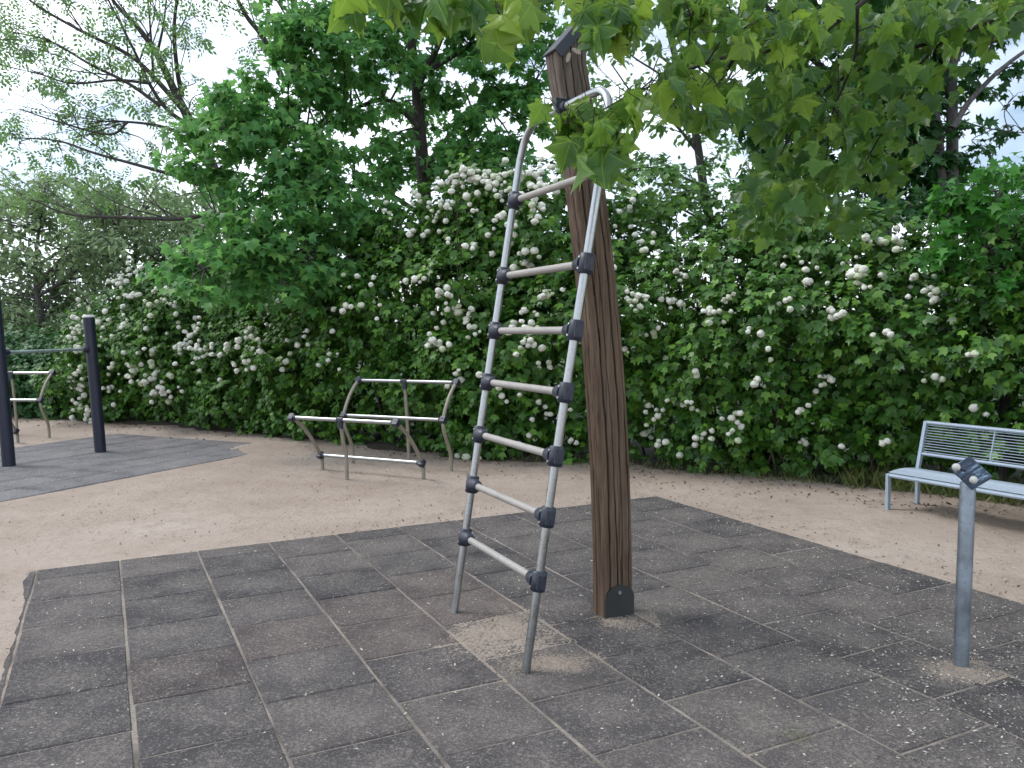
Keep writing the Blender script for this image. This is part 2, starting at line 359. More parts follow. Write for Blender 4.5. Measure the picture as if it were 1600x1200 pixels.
def vnoise(x, y, seed=0):
    s = 0
    for i, (f, a) in enumerate(((.9, .5), (2.1, .28), (4.7, .16), (10.3, .08))):
        q = seed * 3.1 + i * 1.7
        s = s + a * (np.sin(x * f + 1.3 * np.sin(y * f * .8 + q) + q) * np.cos(y * f * 1.1 + 1.1 * np.sin(x * f * .7 - q)))
    return s
xs = np.concatenate([-np.geomspace(600, 15, 14), np.arange(-14, 9.01, .11), np.geomspace(10, 600, 14)])
ys = np.concatenate([-np.geomspace(600, 4, 12), np.arange(-3, 16.01, .11), np.geomspace(17, 900, 16)])
XX, YY = np.meshgrid(xs, ys)
nz = vnoise(XX * 1.6, YY * 1.6, 2)
ZZ = -.007 + .011 * nz + .009 * vnoise(XX * 8, YY * 8, 5)
u_ = (XX - GA[0]) * GU[0] + (YY - GA[1]) * GU[1]; v_ = (XX - GA[0]) * GV[0] + (YY - GA[1]) * GV[1]
inside = np.clip(np.minimum(np.minimum(u_ - .03, 4.97 - u_), np.minimum(v_ - .03, 6.97 - v_)) / .15, 0, 1)
near_m = np.clip(np.minimum(np.minimum(u_ + .3, 5.3 - u_), np.minimum(v_ + .3, 7 - v_)) / .3, 0, 1)
ZZ = ZZ * (1 - near_m) + near_m * np.minimum(ZZ, -.004 + .002 * nz)
ZZ = ZZ * (1 - inside) + inside * -.03
pa_ = (XX - PADO[0]) * PA[0] + (YY - PADO[1]) * PA[1]; pb_ = (XX - PADO[0]) * PB[0] + (YY - PADO[1]) * PB[1]
inp = np.clip(np.minimum(np.minimum(pa_ + 4.2, 3.2 - pa_), np.minimum(pb_ + .2, 3.8 - pb_)) / .2, 0, 1)
tipb = np.clip(1 - np.hypot(pa_ - 3.0, pb_ + .1) / 1.15, 0, 1)
ZZ = ZZ * (1 - inp) + inp * (-.008 + .003 * nz) + tipb * .035
nx, ny = len(xs), len(ys)
idx = np.arange(nx * ny).reshape(ny, nx)
q = np.stack([idx[:-1, :-1], idx[:-1, 1:], idx[1:, 1:], idx[1:, :-1]], -1).reshape(-1, 4)
gF = np.concatenate([q[:, [0, 1, 2]], q[:, [0, 2, 3]]])
link('ground', tri_mesh('ground', np.stack([XX, YY, ZZ], -1).reshape(-1, 3), gF, 'sand', True), kind='structure')

def dirt_mat():
    mt, nt, b = new_mat('joint_dirt'); p = geopos(nt); n1 = noise(nt, p, 2.6, 5, .65); n2 = noise(nt, p, 90, 3, .7)
    col = ramp(nt, n1, [(.32, (.085, .075, .066)), (.50, (.21, .182, .155)), (.70, (.34, .29, .245))])
    col = mixc(nt, ramp(nt, n2, [(.5, (0, 0, 0)), (.7, (.7, .7, .7))]), col, (.08, .07, .06))
    nt.links.new(col, b.inputs['Base Color']); b.inputs['Roughness'].default_value = .95; bump(nt, b, n2, .6, .01); return mt
MAT['dirt'] = dirt_mat(); MAT['drift'] = plain('dusty_sand', (.27, .225, .185), .95, .45, 75)
gu, gv = np.meshgrid(np.arange(.0, 5.001, .05), np.arange(.0, 7.001, .05))
JX = GA[0] + gu * GU[0] + gv * GV[0]; JY = GA[1] + gu * GU[1] + gv * GV[1]
JZ = -.0042 + .0030 * vnoise(JX * 3.1, JY * 3.1, 9) + .0012 * vnoise(JX * 14, JY * 14, 4)
ji = np.arange(gu.size).reshape(gu.shape); jq = np.stack([ji[:-1, :-1], ji[1:, :-1], ji[1:, 1:], ji[:-1, 1:]], -1).reshape(-1, 4)
link('joint_dirt', tri_mesh('joint_dirt', np.stack([JX, JY, np.minimum(JZ, -.0016)], -1).reshape(-1, 3), np.concatenate([jq[:, [0, 1, 2]], jq[:, [0, 2, 3]]]), 'dirt', True), kind='structure')
# rubber tile mat in running bond
def tile_mesh(name, sx, sy, mat, th=.04):
    b = MB(); b.box((0, 0, -th / 2), sx, sy, th, ch=.006); me = b.mesh(name, mat); return me
tm_full = tile_mesh('tile', .4885, .4915, 'tile'); tm_half = tile_mesh('half_tile', .4885, .242, 'tile')
mat_root = empty('tile_pavement', (*GA, 0), kind='structure')
rotz = math.atan2(GU[1], GU[0])
for c in range(10):
    for k in range(14):
        if c % 2 == 1: v0 = .5 * k; full = True
        else:
            v0 = .5 * k - .25; full = k > 0
        vc = v0 + .25 if full else .125
        p = GU * (.5 * c + .25) + GV * vc
        t = link('tile', tm_full if full else tm_half, mat_root)
        t.location = (p[0] + random.gauss(0, .0012), p[1] + random.gauss(0, .0012), random.gauss(0, .0012) + .001)
        t.rotation_euler = (random.gauss(0, .0022), random.gauss(0, .0022), rotz + random.gauss(0, .0045)); t.scale = (random.uniform(.993, 1.004), random.uniform(.993, 1.005), 1)
        pink = (c, k) in ((3, 3), (3, 4), (2, 4), (4, 4), (1, 4), (4, 3))
        t.color = (1.35, 1.0, .95, 1) if pink else (.92, .95, 1.02, 1)
b = MB()
for i in range(26):
    v0, v1 = i * .26, i * .26 + .26
    w0, w1 = .06 + .015 * math.sin(i * 1.7), .06 + .015 * math.sin((i + 1) * 1.7)
    P = [GU * -.008 + GV * v0, GU * -.008 + GV * v1, GU * (-.008 - w1) + GV * v1, GU * (-.008 - w0) + GV * v0]
    b.add([(*P[0], -.001), (*P[1], -.001), (*P[2], -.016), (*P[3], -.016)], [(0, 3, 2, 1)])
b.build('edge_strip', 'tile', mat_root)
# second pad under the pull-up bar
pad_root = empty('grey_tile_pavement', (*PADO, 0), kind='structure')
pm = tile_mesh('pad_tile', .496, .496, 'pad_tile'); protz = math.atan2(PA[1], PA[0])
for i in range(-8, 6):
    for j in range(7):
        p = PA * (.5 * i + .25) + PB * (.5 * j + .25)
        t = link('tile', pm, pad_root, (p[0], p[1], .002 + random.gauss(0, .001)))
        t.rotation_euler = (random.gauss(0, .003), random.gauss(0, .003), protz)

# low sand drifts on the tiles
def drift(cx, cy, rx, ry, h, ang, seed, label):
    n = 110; g = np.linspace(-1.25, 1.25, n); A, B = np.meshgrid(g, g); rr = np.hypot(A, B)
    X = cx + math.cos(ang) * A * rx - math.sin(ang) * B * ry; Y = cy + math.sin(ang) * A * rx + math.cos(ang) * B * ry
    Z = h * (.62 - rr) + .6 * h * vnoise(X * 6, Y * 6, seed) + .3 * h * vnoise(X * 31, Y * 31, seed + 3) + .42 * h * rng.normal(size=X.shape) + .001
    Z = np.maximum(Z, -.012)
    ii = np.arange(n * n).reshape(n, n); q = np.stack([ii[:-1, :-1], ii[:-1, 1:], ii[1:, 1:], ii[1:, :-1]], -1).reshape(-1, 4)
    keep = (Z.ravel()[q] > -.0119).any(1); q = q[keep]
    link('sand_drift', tri_mesh('sand_drift', np.stack([X, Y, Z], -1).reshape(-1, 3), np.concatenate([q[:, [0, 1, 2]], q[:, [0, 2, 3]]]), 'drift', True), kind='structure')
g0 = ground_at(800, 985); drift(g0[0], g0[1], .26, .42, .0055, -.25, 1, '')
g0 = ground_at(870, 1040); drift(g0[0], g0[1],   .22, .14, .008, 0, 2, '')
g0 = ground_at(960, 968); drift(g0[0], g0[1], .19, .15, .006, 0, 3, '')
g0 = ground_at(1508, 1045); drift(g0[0], g0[1], .17, .13, .005, 0, 4, '')

# ================================================================== LADDER AND POST
LF = np.array([-.328294, 4.512733, 0]); LE = np.array([.4207, -.9072, 0]); LP = np.array([.9072, .4207, 0]); EZ = np.array([0, 0, 1.])
TL = math.tan(rad(9.5))
lad = empty('climbing_ladder', tuple(LF), label='tall steel climbing ladder with seven rungs bolted through a leaning wooden post', cat='climbing ladder')
def lp(u, z): return LE * u + LP * (TL * z) + EZ * z       # local to ladder root
us0, us1 = -.012, .893
def uL(z): return us0 + .03 * max(0, (z - 1.0)) / 1.3
def uR(z): return us1 + .045 * max(0, (z - 1.0)) / 1.3
path = [lp(uL(0), -.15), lp(uL(.6), .6), lp(uL(1.2), 1.2), lp(uL(1.8), 1.8), lp(uL(2.4), 2.40)]
path += [lp(uL(2.5) + .006, 2.50), lp(uL(2.5) + .03, 2.585), lp(uL(2.5) + .085, 2.64), lp(uL(2.5) + .16, 2.66)]
path += [lp(.40, 2.662), lp(.62, 2.662), lp(uR(2.5) - .16, 2.66), lp(uR(2.5) - .085, 2.64), lp(uR(2.5) - .03, 2.585), lp(uR(2.5) - .006, 2.50), lp(uR(2.4), 2.40)]
path += [lp(uR(1.8), 1.8), lp(uR(1.2), 1.2), lp(uR(.6), .6), lp(uR(0), -.15)]
MB().tube(smooth_path(path, 5), .0205, 16).build('side_rail', 'steel', lad)
clampb = MB()
for i, z in enumerate((.415, .705, .98, 1.268, 1.55, 1.85, 2.262)):
    a, c = lp(uL(z), z), lp(uR(z), z)
    MB().tube([a + (c - a) * .05, c - (c - a) * .05], .0185, 14).build('rung', 'rung', lad)
    sdir = unit(LP * TL + EZ)
    for p, sg in ((a, 1), (c, -1)):
        d = unit(c - a) * sg
        k = MB()
        k.tube([p - sdir * .047, p - sdir * .043, p + sdir * .043, p + sdir * .047], [.028, .0345, .0345, .028], 16, smooth=True)
        k.tube([p - sdir * 0 + d * .012, p + d * .05, p + d * .082, p + d * .086], [.041, .036, .0285, .0225], 14, smooth=True)
        side = unit(np.cross(sdir, d)); k.box(p - d * .026, .016, .044, .07, d, side, sdir, ch=.004)
        co = k.build('clamp', 'clamp', lad)
        for dz in (-.026, .026):
            for s2 in (-1, 1):
                q0 = p + sdir * dz + side * s2 * .0335 + d * .004
                MB().tube([q0, q0 + side * s2 * .0055], .0048, 8).build('bolt', 'bolt', co)
# post, curved, with drying grooves
def postc(z):
    r_ = .8621 + .01076 * z - .03543 * z * z; l_ = .6817 + .00588 * z - .03287 * z * z
    return (l_ + r_) / 2, (r_ - l_) / 2
PU0, PU1 = .330, .450
zt = np.linspace(-.12, 2.93, 90)
fg = [(.21, .0065, .018), (.45, .006, .026), (.69, .0065, .020), (.87, .004, .012)]       # grooves on the face looking at the camera: pos, half width, depth
sg_ = [(.30, .0035, .008), (.62, .004, .012)]
V = []; ring = None
for iz, z in enumerate(zt):
    c, hw = postc(max(z, 0)); hw = min(hw, .092)
    sec = []
    def face(A, Bp, inn, grooves, seed):
        A = np.array(A); Bp = np.array(Bp); L = np.linalg.norm(Bp - A); d = (Bp - A) / L
        sec.append(A + d * .006)
        for gi, (t, w, dp) in enumerate(grooves):
            tt = t * L + .006 * math.sin(z * 1.6 + gi * 2.1 + seed) + .0022 * math.sin(z * 9 + gi * 5) + .0012 * math.sin(z * 31 + gi)
            fade = min(1, max(.22, .62 + .7 * math.sin(z * (1.1 + .35 * gi) + gi * 2.3 + seed)))
            ww = w * (.45 + .55 * fade)
            sec.append(A + d * (tt - ww)); sec.append(A + d * tt + np.array(inn) * dp * fade * 1.3); sec.append(A + d * (tt + ww))
        sec.append(Bp - d * .006)
    face((c - hw, PU1), (c + hw, PU1), (0, -1), fg, 0)
    face((c + hw, PU1), (c + hw, PU0), (-1, 0), sg_, 4)
    face((c + hw, PU0), (c - hw, PU0), (0, 1), fg, 7)
    face((c - hw, PU0), (c - hw, PU1), (1, 0), sg_, 2)
    for (pp, uu) in sec:
        zz = z
        if iz == len(zt) - 1: zz = 2.95 + (pp - (c - hw)) * 1.12      # sloped top cut
        V.append(LE * uu + LP * pp + EZ * zz)
    ring = len(sec)
F = [(i * ring + j, i * ring + (j + 1) % ring, (i + 1) * ring + (j + 1) % ring, (i + 1) * ring + j) for i in range(len(zt) - 1) for j in range(ring)]
F.append(tuple((len(zt) - 1) * ring + j for j in range(ring)))
post = MB().add(V, F).build('post', 'wood', lad)
c, hw = postc(2.93); s45 = unit(LP + EZ * 1.12); n45 = unit(np.cross(LE, s45)); n45 = n45 if n45[2] > 0 else -n45
mid = LE * (PU0 + PU1) / 2 + LP * c + EZ * (2.95 + hw * 1.12)
MB().box(mid + n45 * .006, hw * 2 * 1.5 + .02, .135, .010, s45, LE, n45, ch=.002).build('cap', 'cap_metal', post)
MB().box(mid + LE * .068 - n45 * .018, hw * 2 * 1.5 + .015, .005, .05, s45, LE, n45).build('cap_flange', 'cap_metal', post)
# base plate: half-round cheek
c0, hw0 = postc(0.05); bp = MB()
out = [(-hw0 + .004, -.02), (hw0 + .004, -.02), (hw0 + .004, .10)] + [(.004 + hw0 * math.cos(t), .10 + .075 * math.sin(t)) for t in np.linspace(.15, math.pi - .15, 12)] + [(-hw0 + .004, .10)]
for (uu) in (PU1 + .002, PU1 + .010): bp.add([LE * uu + LP * (c0 + a_) + EZ * z_ for a_, z_ in out], [])
no = len(out); bp.f += [tuple(range(no))[::-1], tuple(range(no, 2 * no))] + [(i, (i + 1) % no, no + (i + 1) % no, no + i) for i in range(no)]; bp.sm += [False] * (no + 2)
bpo = bp.build('base_plate', 'plate_green', post)
q0 = LE * (PU1 + .010) + LP * c0 + EZ * .135; MB().tube([q0, q0 + LE * .007], .010, 8, smooth=False).build('bolt', 'bolt', bpo)
# bracket where the top bend passes the post
pt = lp(.45, 2.662); MB().box(pt + LE * .008 + LP * .002, .085, .016, .10, LP, LE, EZ, ch=.004).tube([pt + LE * .005, pt + LE * .06], .028, 12).build('bracket', 'clamp', post)
q0 = pt + LE * .02 + LP * .02 + EZ * .045; MB().tube([q0, q0 + LE * .012], .012, 8, smooth=False).build('bolt', 'clamp', post)

# ================================================================== BAR FRAMES (front half and rear half are one steel frame each)
UD = np.array([.883, -.47, 0]); UQ = np.array([-.47, -.883, 0])
def bar_frame(name, kind, label, group):
    root = empty(name, (0, 0, 0), label=label, cat='exercise frame', group=group); W = 1.37
    if kind == 'low':
        leg = [(0.0, -.12), (0, .02), (.008, .12), (.05, .20), (.14, .335), (.285, .50), (.40, .59), (.462, .632)]
        j0, top, mid_q, midz = (.03, .165), (.466, .634), .385, .634
        splits = [(0, 4), (3, 8)]
    else:
        leg = [(0.0, -.12), (0, .08), (.008, .18), (.05, .28), (.115, .40), (.145, .48), (.145, .57), (.115, .66), (.03, .80), (-.06, .90), (-.135, .962)]
        j0, top, mid_q, midz = (.145, .575), (-.142, .966), -.20, .966
    def L(d, q_, z): return UD * d + UQ * q_ + EZ * z
    for d in (0, W):
        MB().tube(smooth_path([L(d, a, z) for a, z in leg], 4), .0205, 10).build('leg', 'old_leg', root)
        for (a, z) in (j0, top):
            k = MB(); s = 1 if d == 0 else -1
            k.tube([L(d - s * .02, a, z), L(d + s * .055, a, z)], [.034, .027], 10, smooth=False)
            dq = .05 if kind == 'low' else .02
            k.box(L(d, a, z), .06, .062, .085, UD, unit(UQ + EZ * .8), unit(EZ - UQ * .8), ch=.01); k.build('clamp', 'clamp', root)
    mt_ = top[0] + (0 if kind == 'low' else .0)
    MB().tube([L(.02, *top), L(W - .02, *top)], .0205, 12).build('top_bar', 'steel', root)
    MB().tube([L(.02, *j0), L(W - .02, *j0)], .0205, 12).build('cross_bar', 'steel', root)
    md = .66
    MB().tube(smooth_path([L(md, mid_q, -.12), L(md, mid_q, .25), L(md, (mid_q + top[0]) / 2, midz - .25), L(md, top[0], midz)], 4), .0205, 10).build('middle_leg', 'old_leg', root)
    MB().tube([L(md - .04, *top), L(md + .04, *top)], .030, 10, smooth=False).tube([L(md, top[0], midz), L(md, top[0], midz - .09)], .030, 10, smooth=False).build('clamp', 'clamp', root)
    return root
FRO = np.array([-2.151, 9.359, 0])
g_ = 'tubular exercise frames on the sand'
f_low = bar_frame('exercise_frame', 'low', 'low tubular steel exercise frame with a bar near the sand, nearest the ladder', g_); f_low.location = FRO
f_high = bar_frame('exercise_frame', 'high', 'higher tubular steel exercise frame with S-bent legs close against the hedge', g_)
f_high.location = FRO + UD * .006 + UQ * -.535
def copy_tree(o, parent=None):
    c = o.copy(); COL.objects.link(c); c.parent = parent
    for ch in [x for x in bpy.data.objects if x.parent == o]: copy_tree(ch, c)
    return c
# far frame pair left of the pull-up bar
fr2 = copy_tree(f_high); fr2['label'] = 'distant high exercise frame seen between the two navy pull-up posts'
tgt = ground_at(77, 683); a2 = .33
rot2 = Matrix.Rotation(a2, 3, 'Z'); off = np.array(rot2 @ Vector(UD * 1.37))
fr2.location = tgt - off; fr2.rotation_euler = (0, 0, a2)
fr3 = copy_tree(f_low); fr3['label'] = 'distant low exercise frame mostly hidden behind the left navy post'
fr3.rotation_euler = (0, 0, a2); qq = np.array(rot2 @ Vector(UQ * .54)); tg3 = ground_at(28, 691); fr3.location = tg3 - off

# ================================================================== PULL-UP BAR
pu = empty('pull_up_bar', (-5.70, 10.4, 0), label='pull-up bar with two navy steel posts on the grey tile pad', cat='pull-up bar')
O = np.array([-5.70, 10.4, 0])
p1, p1t = np.array([-5.977, 9.845, -.15]) - O, np.array([-6.05, 9.82, 2.12]) - O
p2, p2t = np.array([-5.425, 10.937, -.15]) - O, np.array([-5.495, 10.91, 1.765]) - O
def pullpost(a, c):
    MB().tube([a, c], .072, 20).build('post', 'navy', pu)
    d = unit(c - a); MB().tube([c + d * .002, c + d * .022, c + d * .034], [.080, .080, .05], 20).build('cap', 'white_knob', pu)
pullpost(p1, p1t); pullpost(p2, p2t)
h1 = p1 + (p1t - p1) * ((1.345 + .15) / 2.27); h2 = p2 + (p2t - p2) * ((1.355 + .15) / 1.915); dd = unit(h2 - h1)
MB().tube([h1, h2], .019, 12).build('bar', 'teal', pu)
for a, s in ((h1, 1), (h2, -1)): MB().tube([a + dd * s * .06, a + dd * s * .10, a + dd * s * .125], [.05, .045, .028], 14).build('collar', 'navy', pu)

# ================================================================== BENCH
be = empty('park_bench', (3.172, 6.996, 0), label='light blue metal park bench with slatted backrest in front of the hedge', cat='bench')
BD = unit(np.array([.875, .484, 0])); BL = np.array([BD[1], -BD[0], 0])
def bl(l, d, z): return BL * l + BD * d + EZ * z
LEN = 1.83; lean = .06
def bb(d, z): return .39 + .10 * max(0, z - .29) / .42 + d
for l0 in (0.0, LEN):
    MB().box(bl(l0, 0, .12), .026, .038, .36, BL, BD, EZ, ch=.003).build('leg', 'bench', be)
    t = MB()
    t.box(bl(l0, .39, .10), .026, .036, .40, BL, BD, EZ, ch=.003).build('leg', 'bench', be)
    a, c = bl(l0, .39, .30), bl(l0, .49, .715); z_ = unit(c - a); t = MB(); t.box((a + c) / 2, .028, .034, np.linalg.norm(c - a), BL, unit(np.cross(z_, BL)), z_, ch=.003); t.build('backrest_post', 'bench', be)
    MB().box(bl(l0, .195, .285), .024, .38, .03, BL, BD, EZ, ch=.003).build('side_rail', 'bench', be)
# backrest panel frame, rods
def br(l, z, off=0): return bl(l, .39 + .10 * (z - .30) / .415 + off, z)
MB().tube([br(.0, .705), br(LEN, .705)], .016, 8, smooth=False).build('top_rail', 'bench', be)
MB().tube([br(.0, .437), br(LEN, .437)], .014, 8, smooth=False).build('lower_rail', 'bench', be)
for l0 in (.61, 1.22): MB().tube([br(l0, .437), br(l0, .70)], .0065, 6).build('divider', 'bench', be)
for k in range(11):
    z_ = .437 + (k + 1) * (.705 - .437) / 12
    MB().tube([br(.01, z_, .001), br(LEN - .01, z_, .001)], .0032, 6).build('backrest_rod', 'bench', be)
# seat: gently dished, long slats
MB().tube([bl(0, .0, .288), bl(LEN, .0, .288)], .017, 8, smooth=False).build('front_rail', 'bench', be)
MB().tube([bl(0, .37, .30), bl(LEN, .37, .30)], .013, 8, smooth=False).build('rear_rail', 'bench', be)
for k in range(14):
    d = .03 + k * .0245; z_ = .306 + .018 * math.sin(math.pi * (d / .40)) 
    MB().box(bl(LEN / 2, d, z_), LEN + .02, .0205, .010, BL, BD, EZ, ch=.002).build('seat_slat', 'bench', be)

# ================================================================== GALVANISED POST WITH PLATE
gp = empty('steel_post', (2.043, 3.727, 0), label='short galvanised steel post topped by a tilted scuffed blue plate', cat='post')
top = np.array([.012, .01, .845])
MB().tube([(-.006, 0, -.2), (-.003, 0, .2), top * .98, top], [.0335, .0335, .0335, .031], 20).build('pipe', 'galv', gp)
nrm = unit(np.array([-.25, -.72, .64])); r1 = unit(np.cross(EZ, nrm)); r2 = np.cross(nrm, r1)
a_ = rad(38); X = r1 * math.cos(a_) + r2 * math.sin(a_); Y = -r1 * math.sin(a_) + r2 * math.cos(a_)
cpl = top + np.array([.006, -.012, .045])
me_b = MB(); me_b.box((0, 0, 0), .112, .134, .014, ch=.003)
plate = link('plate', me_b.mesh('plate', 'sign'), gp); mm = Matrix.Identity(4)
for r_ in range(3):
    mm[r_][0] = X[r_]; mm[r_][1] = Y[r_]; mm[r_][2] = nrm[r_]; mm[r_][3] = cpl[r_]
plate.matrix_local = mm
knob = ball_mesh('knob', 'white_knob', .0175, 14, 8)
for (px, py) in ((1494, 730), (1521, 750)):
    w = at(px, py, 3.65) - np.array([2.043, 3.727, 0]); link('knob', knob, gp, tuple(w))
    MB().tube([w, w + (cpl - w) * .6 - nrm * .0], .006, 8).build('stem', 'clamp', gp)
MB().box((top + cpl) / 2, .03, .03, .05, ch=.003).build('mount', 'clamp', gp)

MAT['soil'] = plain('soil', (.035, .030, .020), .95, .6, 6)
# ================================================================== SNOWBALL HEDGE
HL = np.array([(-13.5, 17.6), (-7.6, 14.9), (-3.95, 12.6), (-.6, 9.95), (1.45, 9.3), (2.6, 8.4), (3.75, 7.9), (4.95, 6.55), (6.5, 4.3)])
seg = np.diff(HL, axis=0); sl = np.linalg.norm(seg, axis=1); cs = np.concatenate([[0], np.cumsum(sl)])
hk_s = [0, cs[1] - .3, cs[1] + .9, cs[2], cs[3], cs[4], cs[5], cs[6], cs[7], cs[8]]
hk_h = [1.25, 1.6, 2.5, 2.8, 3.4, 3.2, 2.65, 2.55, 2.35, 2.4]
def hp(s):
    x = np.interp(s, cs, HL[:, 0]); y = np.interp(s, cs, HL[:, 1])
    s2 = np.interp(np.array([s - .6, s + .6]), [0, cs[-1]], [0, cs[-1]])
    t = unit(np.array([np.interp(s2[1], cs, HL[:, 0]) - np.interp(s2[0], cs, HL[:, 0]), np.interp(s2[1], cs, HL[:, 1]) - np.interp(s2[0], cs, HL[:, 1])]))
    inn = np.array([-t[1], t[0]]); return np.array([x, y]), inn
sv = []; ss_ = np.arange(0, cs[-1], .15); back = []
for s in ss_:
    p, inn = hp(s); w = .12 + .10 * math.sin(s * 3.1) + .06 * math.sin(s * 9.7); sv += [(*(p + inn * w), .001), (*(p + inn * (w + .12)), .022), (*(p + inn * 1.6), .03)]
    back.append((*(p + inn * 1.45), .022))
sf = [(i * 3 + k, i * 3 + 3 + k, i * 3 + 4 + k, i * 3 + 1 + k) for i in range(len(ss_) - 1) for k in range(2)]
MB().add(sv, sf, True).build('soil', 'soil', kind='structure')
MAT['meadow'] = plain('meadow', (.035, .065, .018), .95, .5, 3)
ring_ = back[::8] + [(500, -60, .022), (500, 700, .022), (-500, 700, .022), (-500, 40, .022)]
MB().add(ring_, [tuple(range(len(ring_)))]).build('meadow', 'meadow', kind='structure')
bush_edges = [0, cs[1] - .9, cs[1] + 1.4, cs[2] - .6, cs[2] + 1.6, cs[3] - .9, cs[3] + .9, cs[4] + .3, cs[5] + .1, cs[6] + .2, cs[-1] + .1]
bush_labels = ['dark green leafy bush without blossom at the far left behind the pull-up bar',
 'snowball bush most crowded with white blossom, behind the right navy post',
 'snowball bush with dense white blossom just right of the navy posts',
 'mostly plain green bush under the overhanging maple, left of the exercise frames',
 'sparsely blossoming snowball bush behind the left end of the exercise frames',
 'tall snowball bush with blossom to its top, behind the exercise frames and ladder rails',
 'tall snowball bush seen through the ladder rungs and beside the post',
 'snowball bush directly right of the wooden post with blossom clusters',
 'snowball bush with scattered blossom left of the bench',
 'snowball bush rising directly behind the metal bench']
bushes = []
for i, lb in enumerate(bush_labels):
    p, _ = hp((bush_edges[i] + bush_edges[i + 1]) / 2)
    bushes.append(empty('snowball_bush' if i else 'leafy_bush', (p[0], p[1], 0), label=lb, cat='bush', group='bushes of the hedge along the sand'))
leafP = [[] for _ in bushes]; leafN = [[] for _ in bushes]; leafT = [[] for _ in bushes]; leafS = [[] for _ in bushes]
stems = [MB() for _ in bushes]
lobes = []
s = .2
while s < cs[-1]:
    h = np.interp(s, hk_s, hk_h) * random.uniform(.93, 1.06); p, inn = hp(s); dist = math.hypot(*p)
    z = random.uniform(.12, .3)
    while z < h:
        r = random.uniform(.24, .46); t = z / h
        prof = .18 - .45 * math.sin(min(1, t * 1.25) * math.pi * .75) + 1.0 * max(0, t - .62) ** 1.2 * 1.6
        d = prof + r * .9 + random.gauss(0, .13) + .10 * math.sin(s * 2.3 + z * 1.7)
        hol = float(vnoise(np.array(s * 1.5), np.array(z * 2.1 + 3), 3)); d += .75 * max(0, -hol - .10)
        if s > cs[5] + .6 and z < 1.0: d += .22
        c_ = np.array([*(p + inn * d + np.array([random.gauss(0, .12), random.gauss(0, .1)])), z])
        lobes.append((c_, r, s, inn, 1.0))
        if random.random() < .8: lobes.append((c_ + np.array([*(inn * random.uniform(.5, 1.0)), random.uniform(-.15, .25)]), r * 1.25, s, inn, .45))
        z += r * random.uniform(.62, .95)
    s += random.uniform(.26, .42)
tipsP = []; tipsB = []
for c_, r, s, inn, dens in lobes:
    bi = min(len(bushes) - 1, max(0, int(np.searchsorted(bush_edges, s + random.gauss(0, .15)) - 1)))
    n = int(620 * r * r * 2.1 * dens) + 12
    dirs = rand_dir(n * 2); outw = np.array([-inn[0], -inn[1], .0])
    keep = (dirs @ unit(outw + np.array([0, 0, .55]))) > (-.25 if dens == 1 else -.9); dirs = dirs[keep][:n]; n = len(dirs)
    # sprays: leaves gather on a few shoots per lobe
    k = max(3, int(n / 9)); sh = rand_dir(k); near = sh[np.argmax(dirs @ sh.T, axis=1)]
    dd_ = unit(dirs * .55 + near * .6)
    rad_ = r * rng.uniform(.62, 1.12, (n, 1)) ** 1.0
    P = c_ + dd_ * rad_ * np.array([1, 1, .85])
    Nn = unit(dd_ * .75 + outw * .35 + np.array([0, 0, .75]) + rng.normal(size=(n, 3)) * .38)
    Tt = unit(dd_ * .6 + np.array([0, 0, -.75]) + rng.normal(size=(n, 3)) * .45)
    P[:, 2] = np.maximum(P[:, 2], .03)
    leafP[bi].append(P); leafN[bi].append(Nn); leafT[bi].append(Tt); leafS[bi].append(rng.uniform(.06, .115, n))
    if dens == 1:
        sel = dd_ @ unit(outw + np.array([0, 0, .4])) > .35
        tipsP.append(P[sel]); tipsB.append(np.full(sel.sum(), bi))
for i, bo in enumerate(bushes):
    o = np.array(bo.location); P = np.concatenate(leafP[i])
    scatter('foliage', T_VIB, P - o, np.concatenate(leafN[i]), np.concatenate(leafT[i]), np.concatenate(leafS[i]), 'hedge_leaf' if i else 'dark_leaf', bo, kind='stuff')
    st = MB()
    for k in range(16):
        s = random.uniform(bush_edges[i], min(bush_edges[i + 1], cs[-1])); p, inn = hp(s); d = random.uniform(.35, 1.1); h = np.interp(s, hk_s, hk_h) * random.uniform(.6, .9)
        b0 = np.array([*(p + inn * d), -.05]); pts = [b0]
        for q in range(4): pts.append(pts[-1] + np.array([random.gauss(0, .12) - inn[0] * .05, random.gauss(0, .12) - inn[1] * .05, h / 4]))
        st.tube(smooth_path([w - o for w in pts], 3), np.linspace(.016, .005, 13), 5, False)
    st.build('stems', 'twig', bo, kind='stuff')
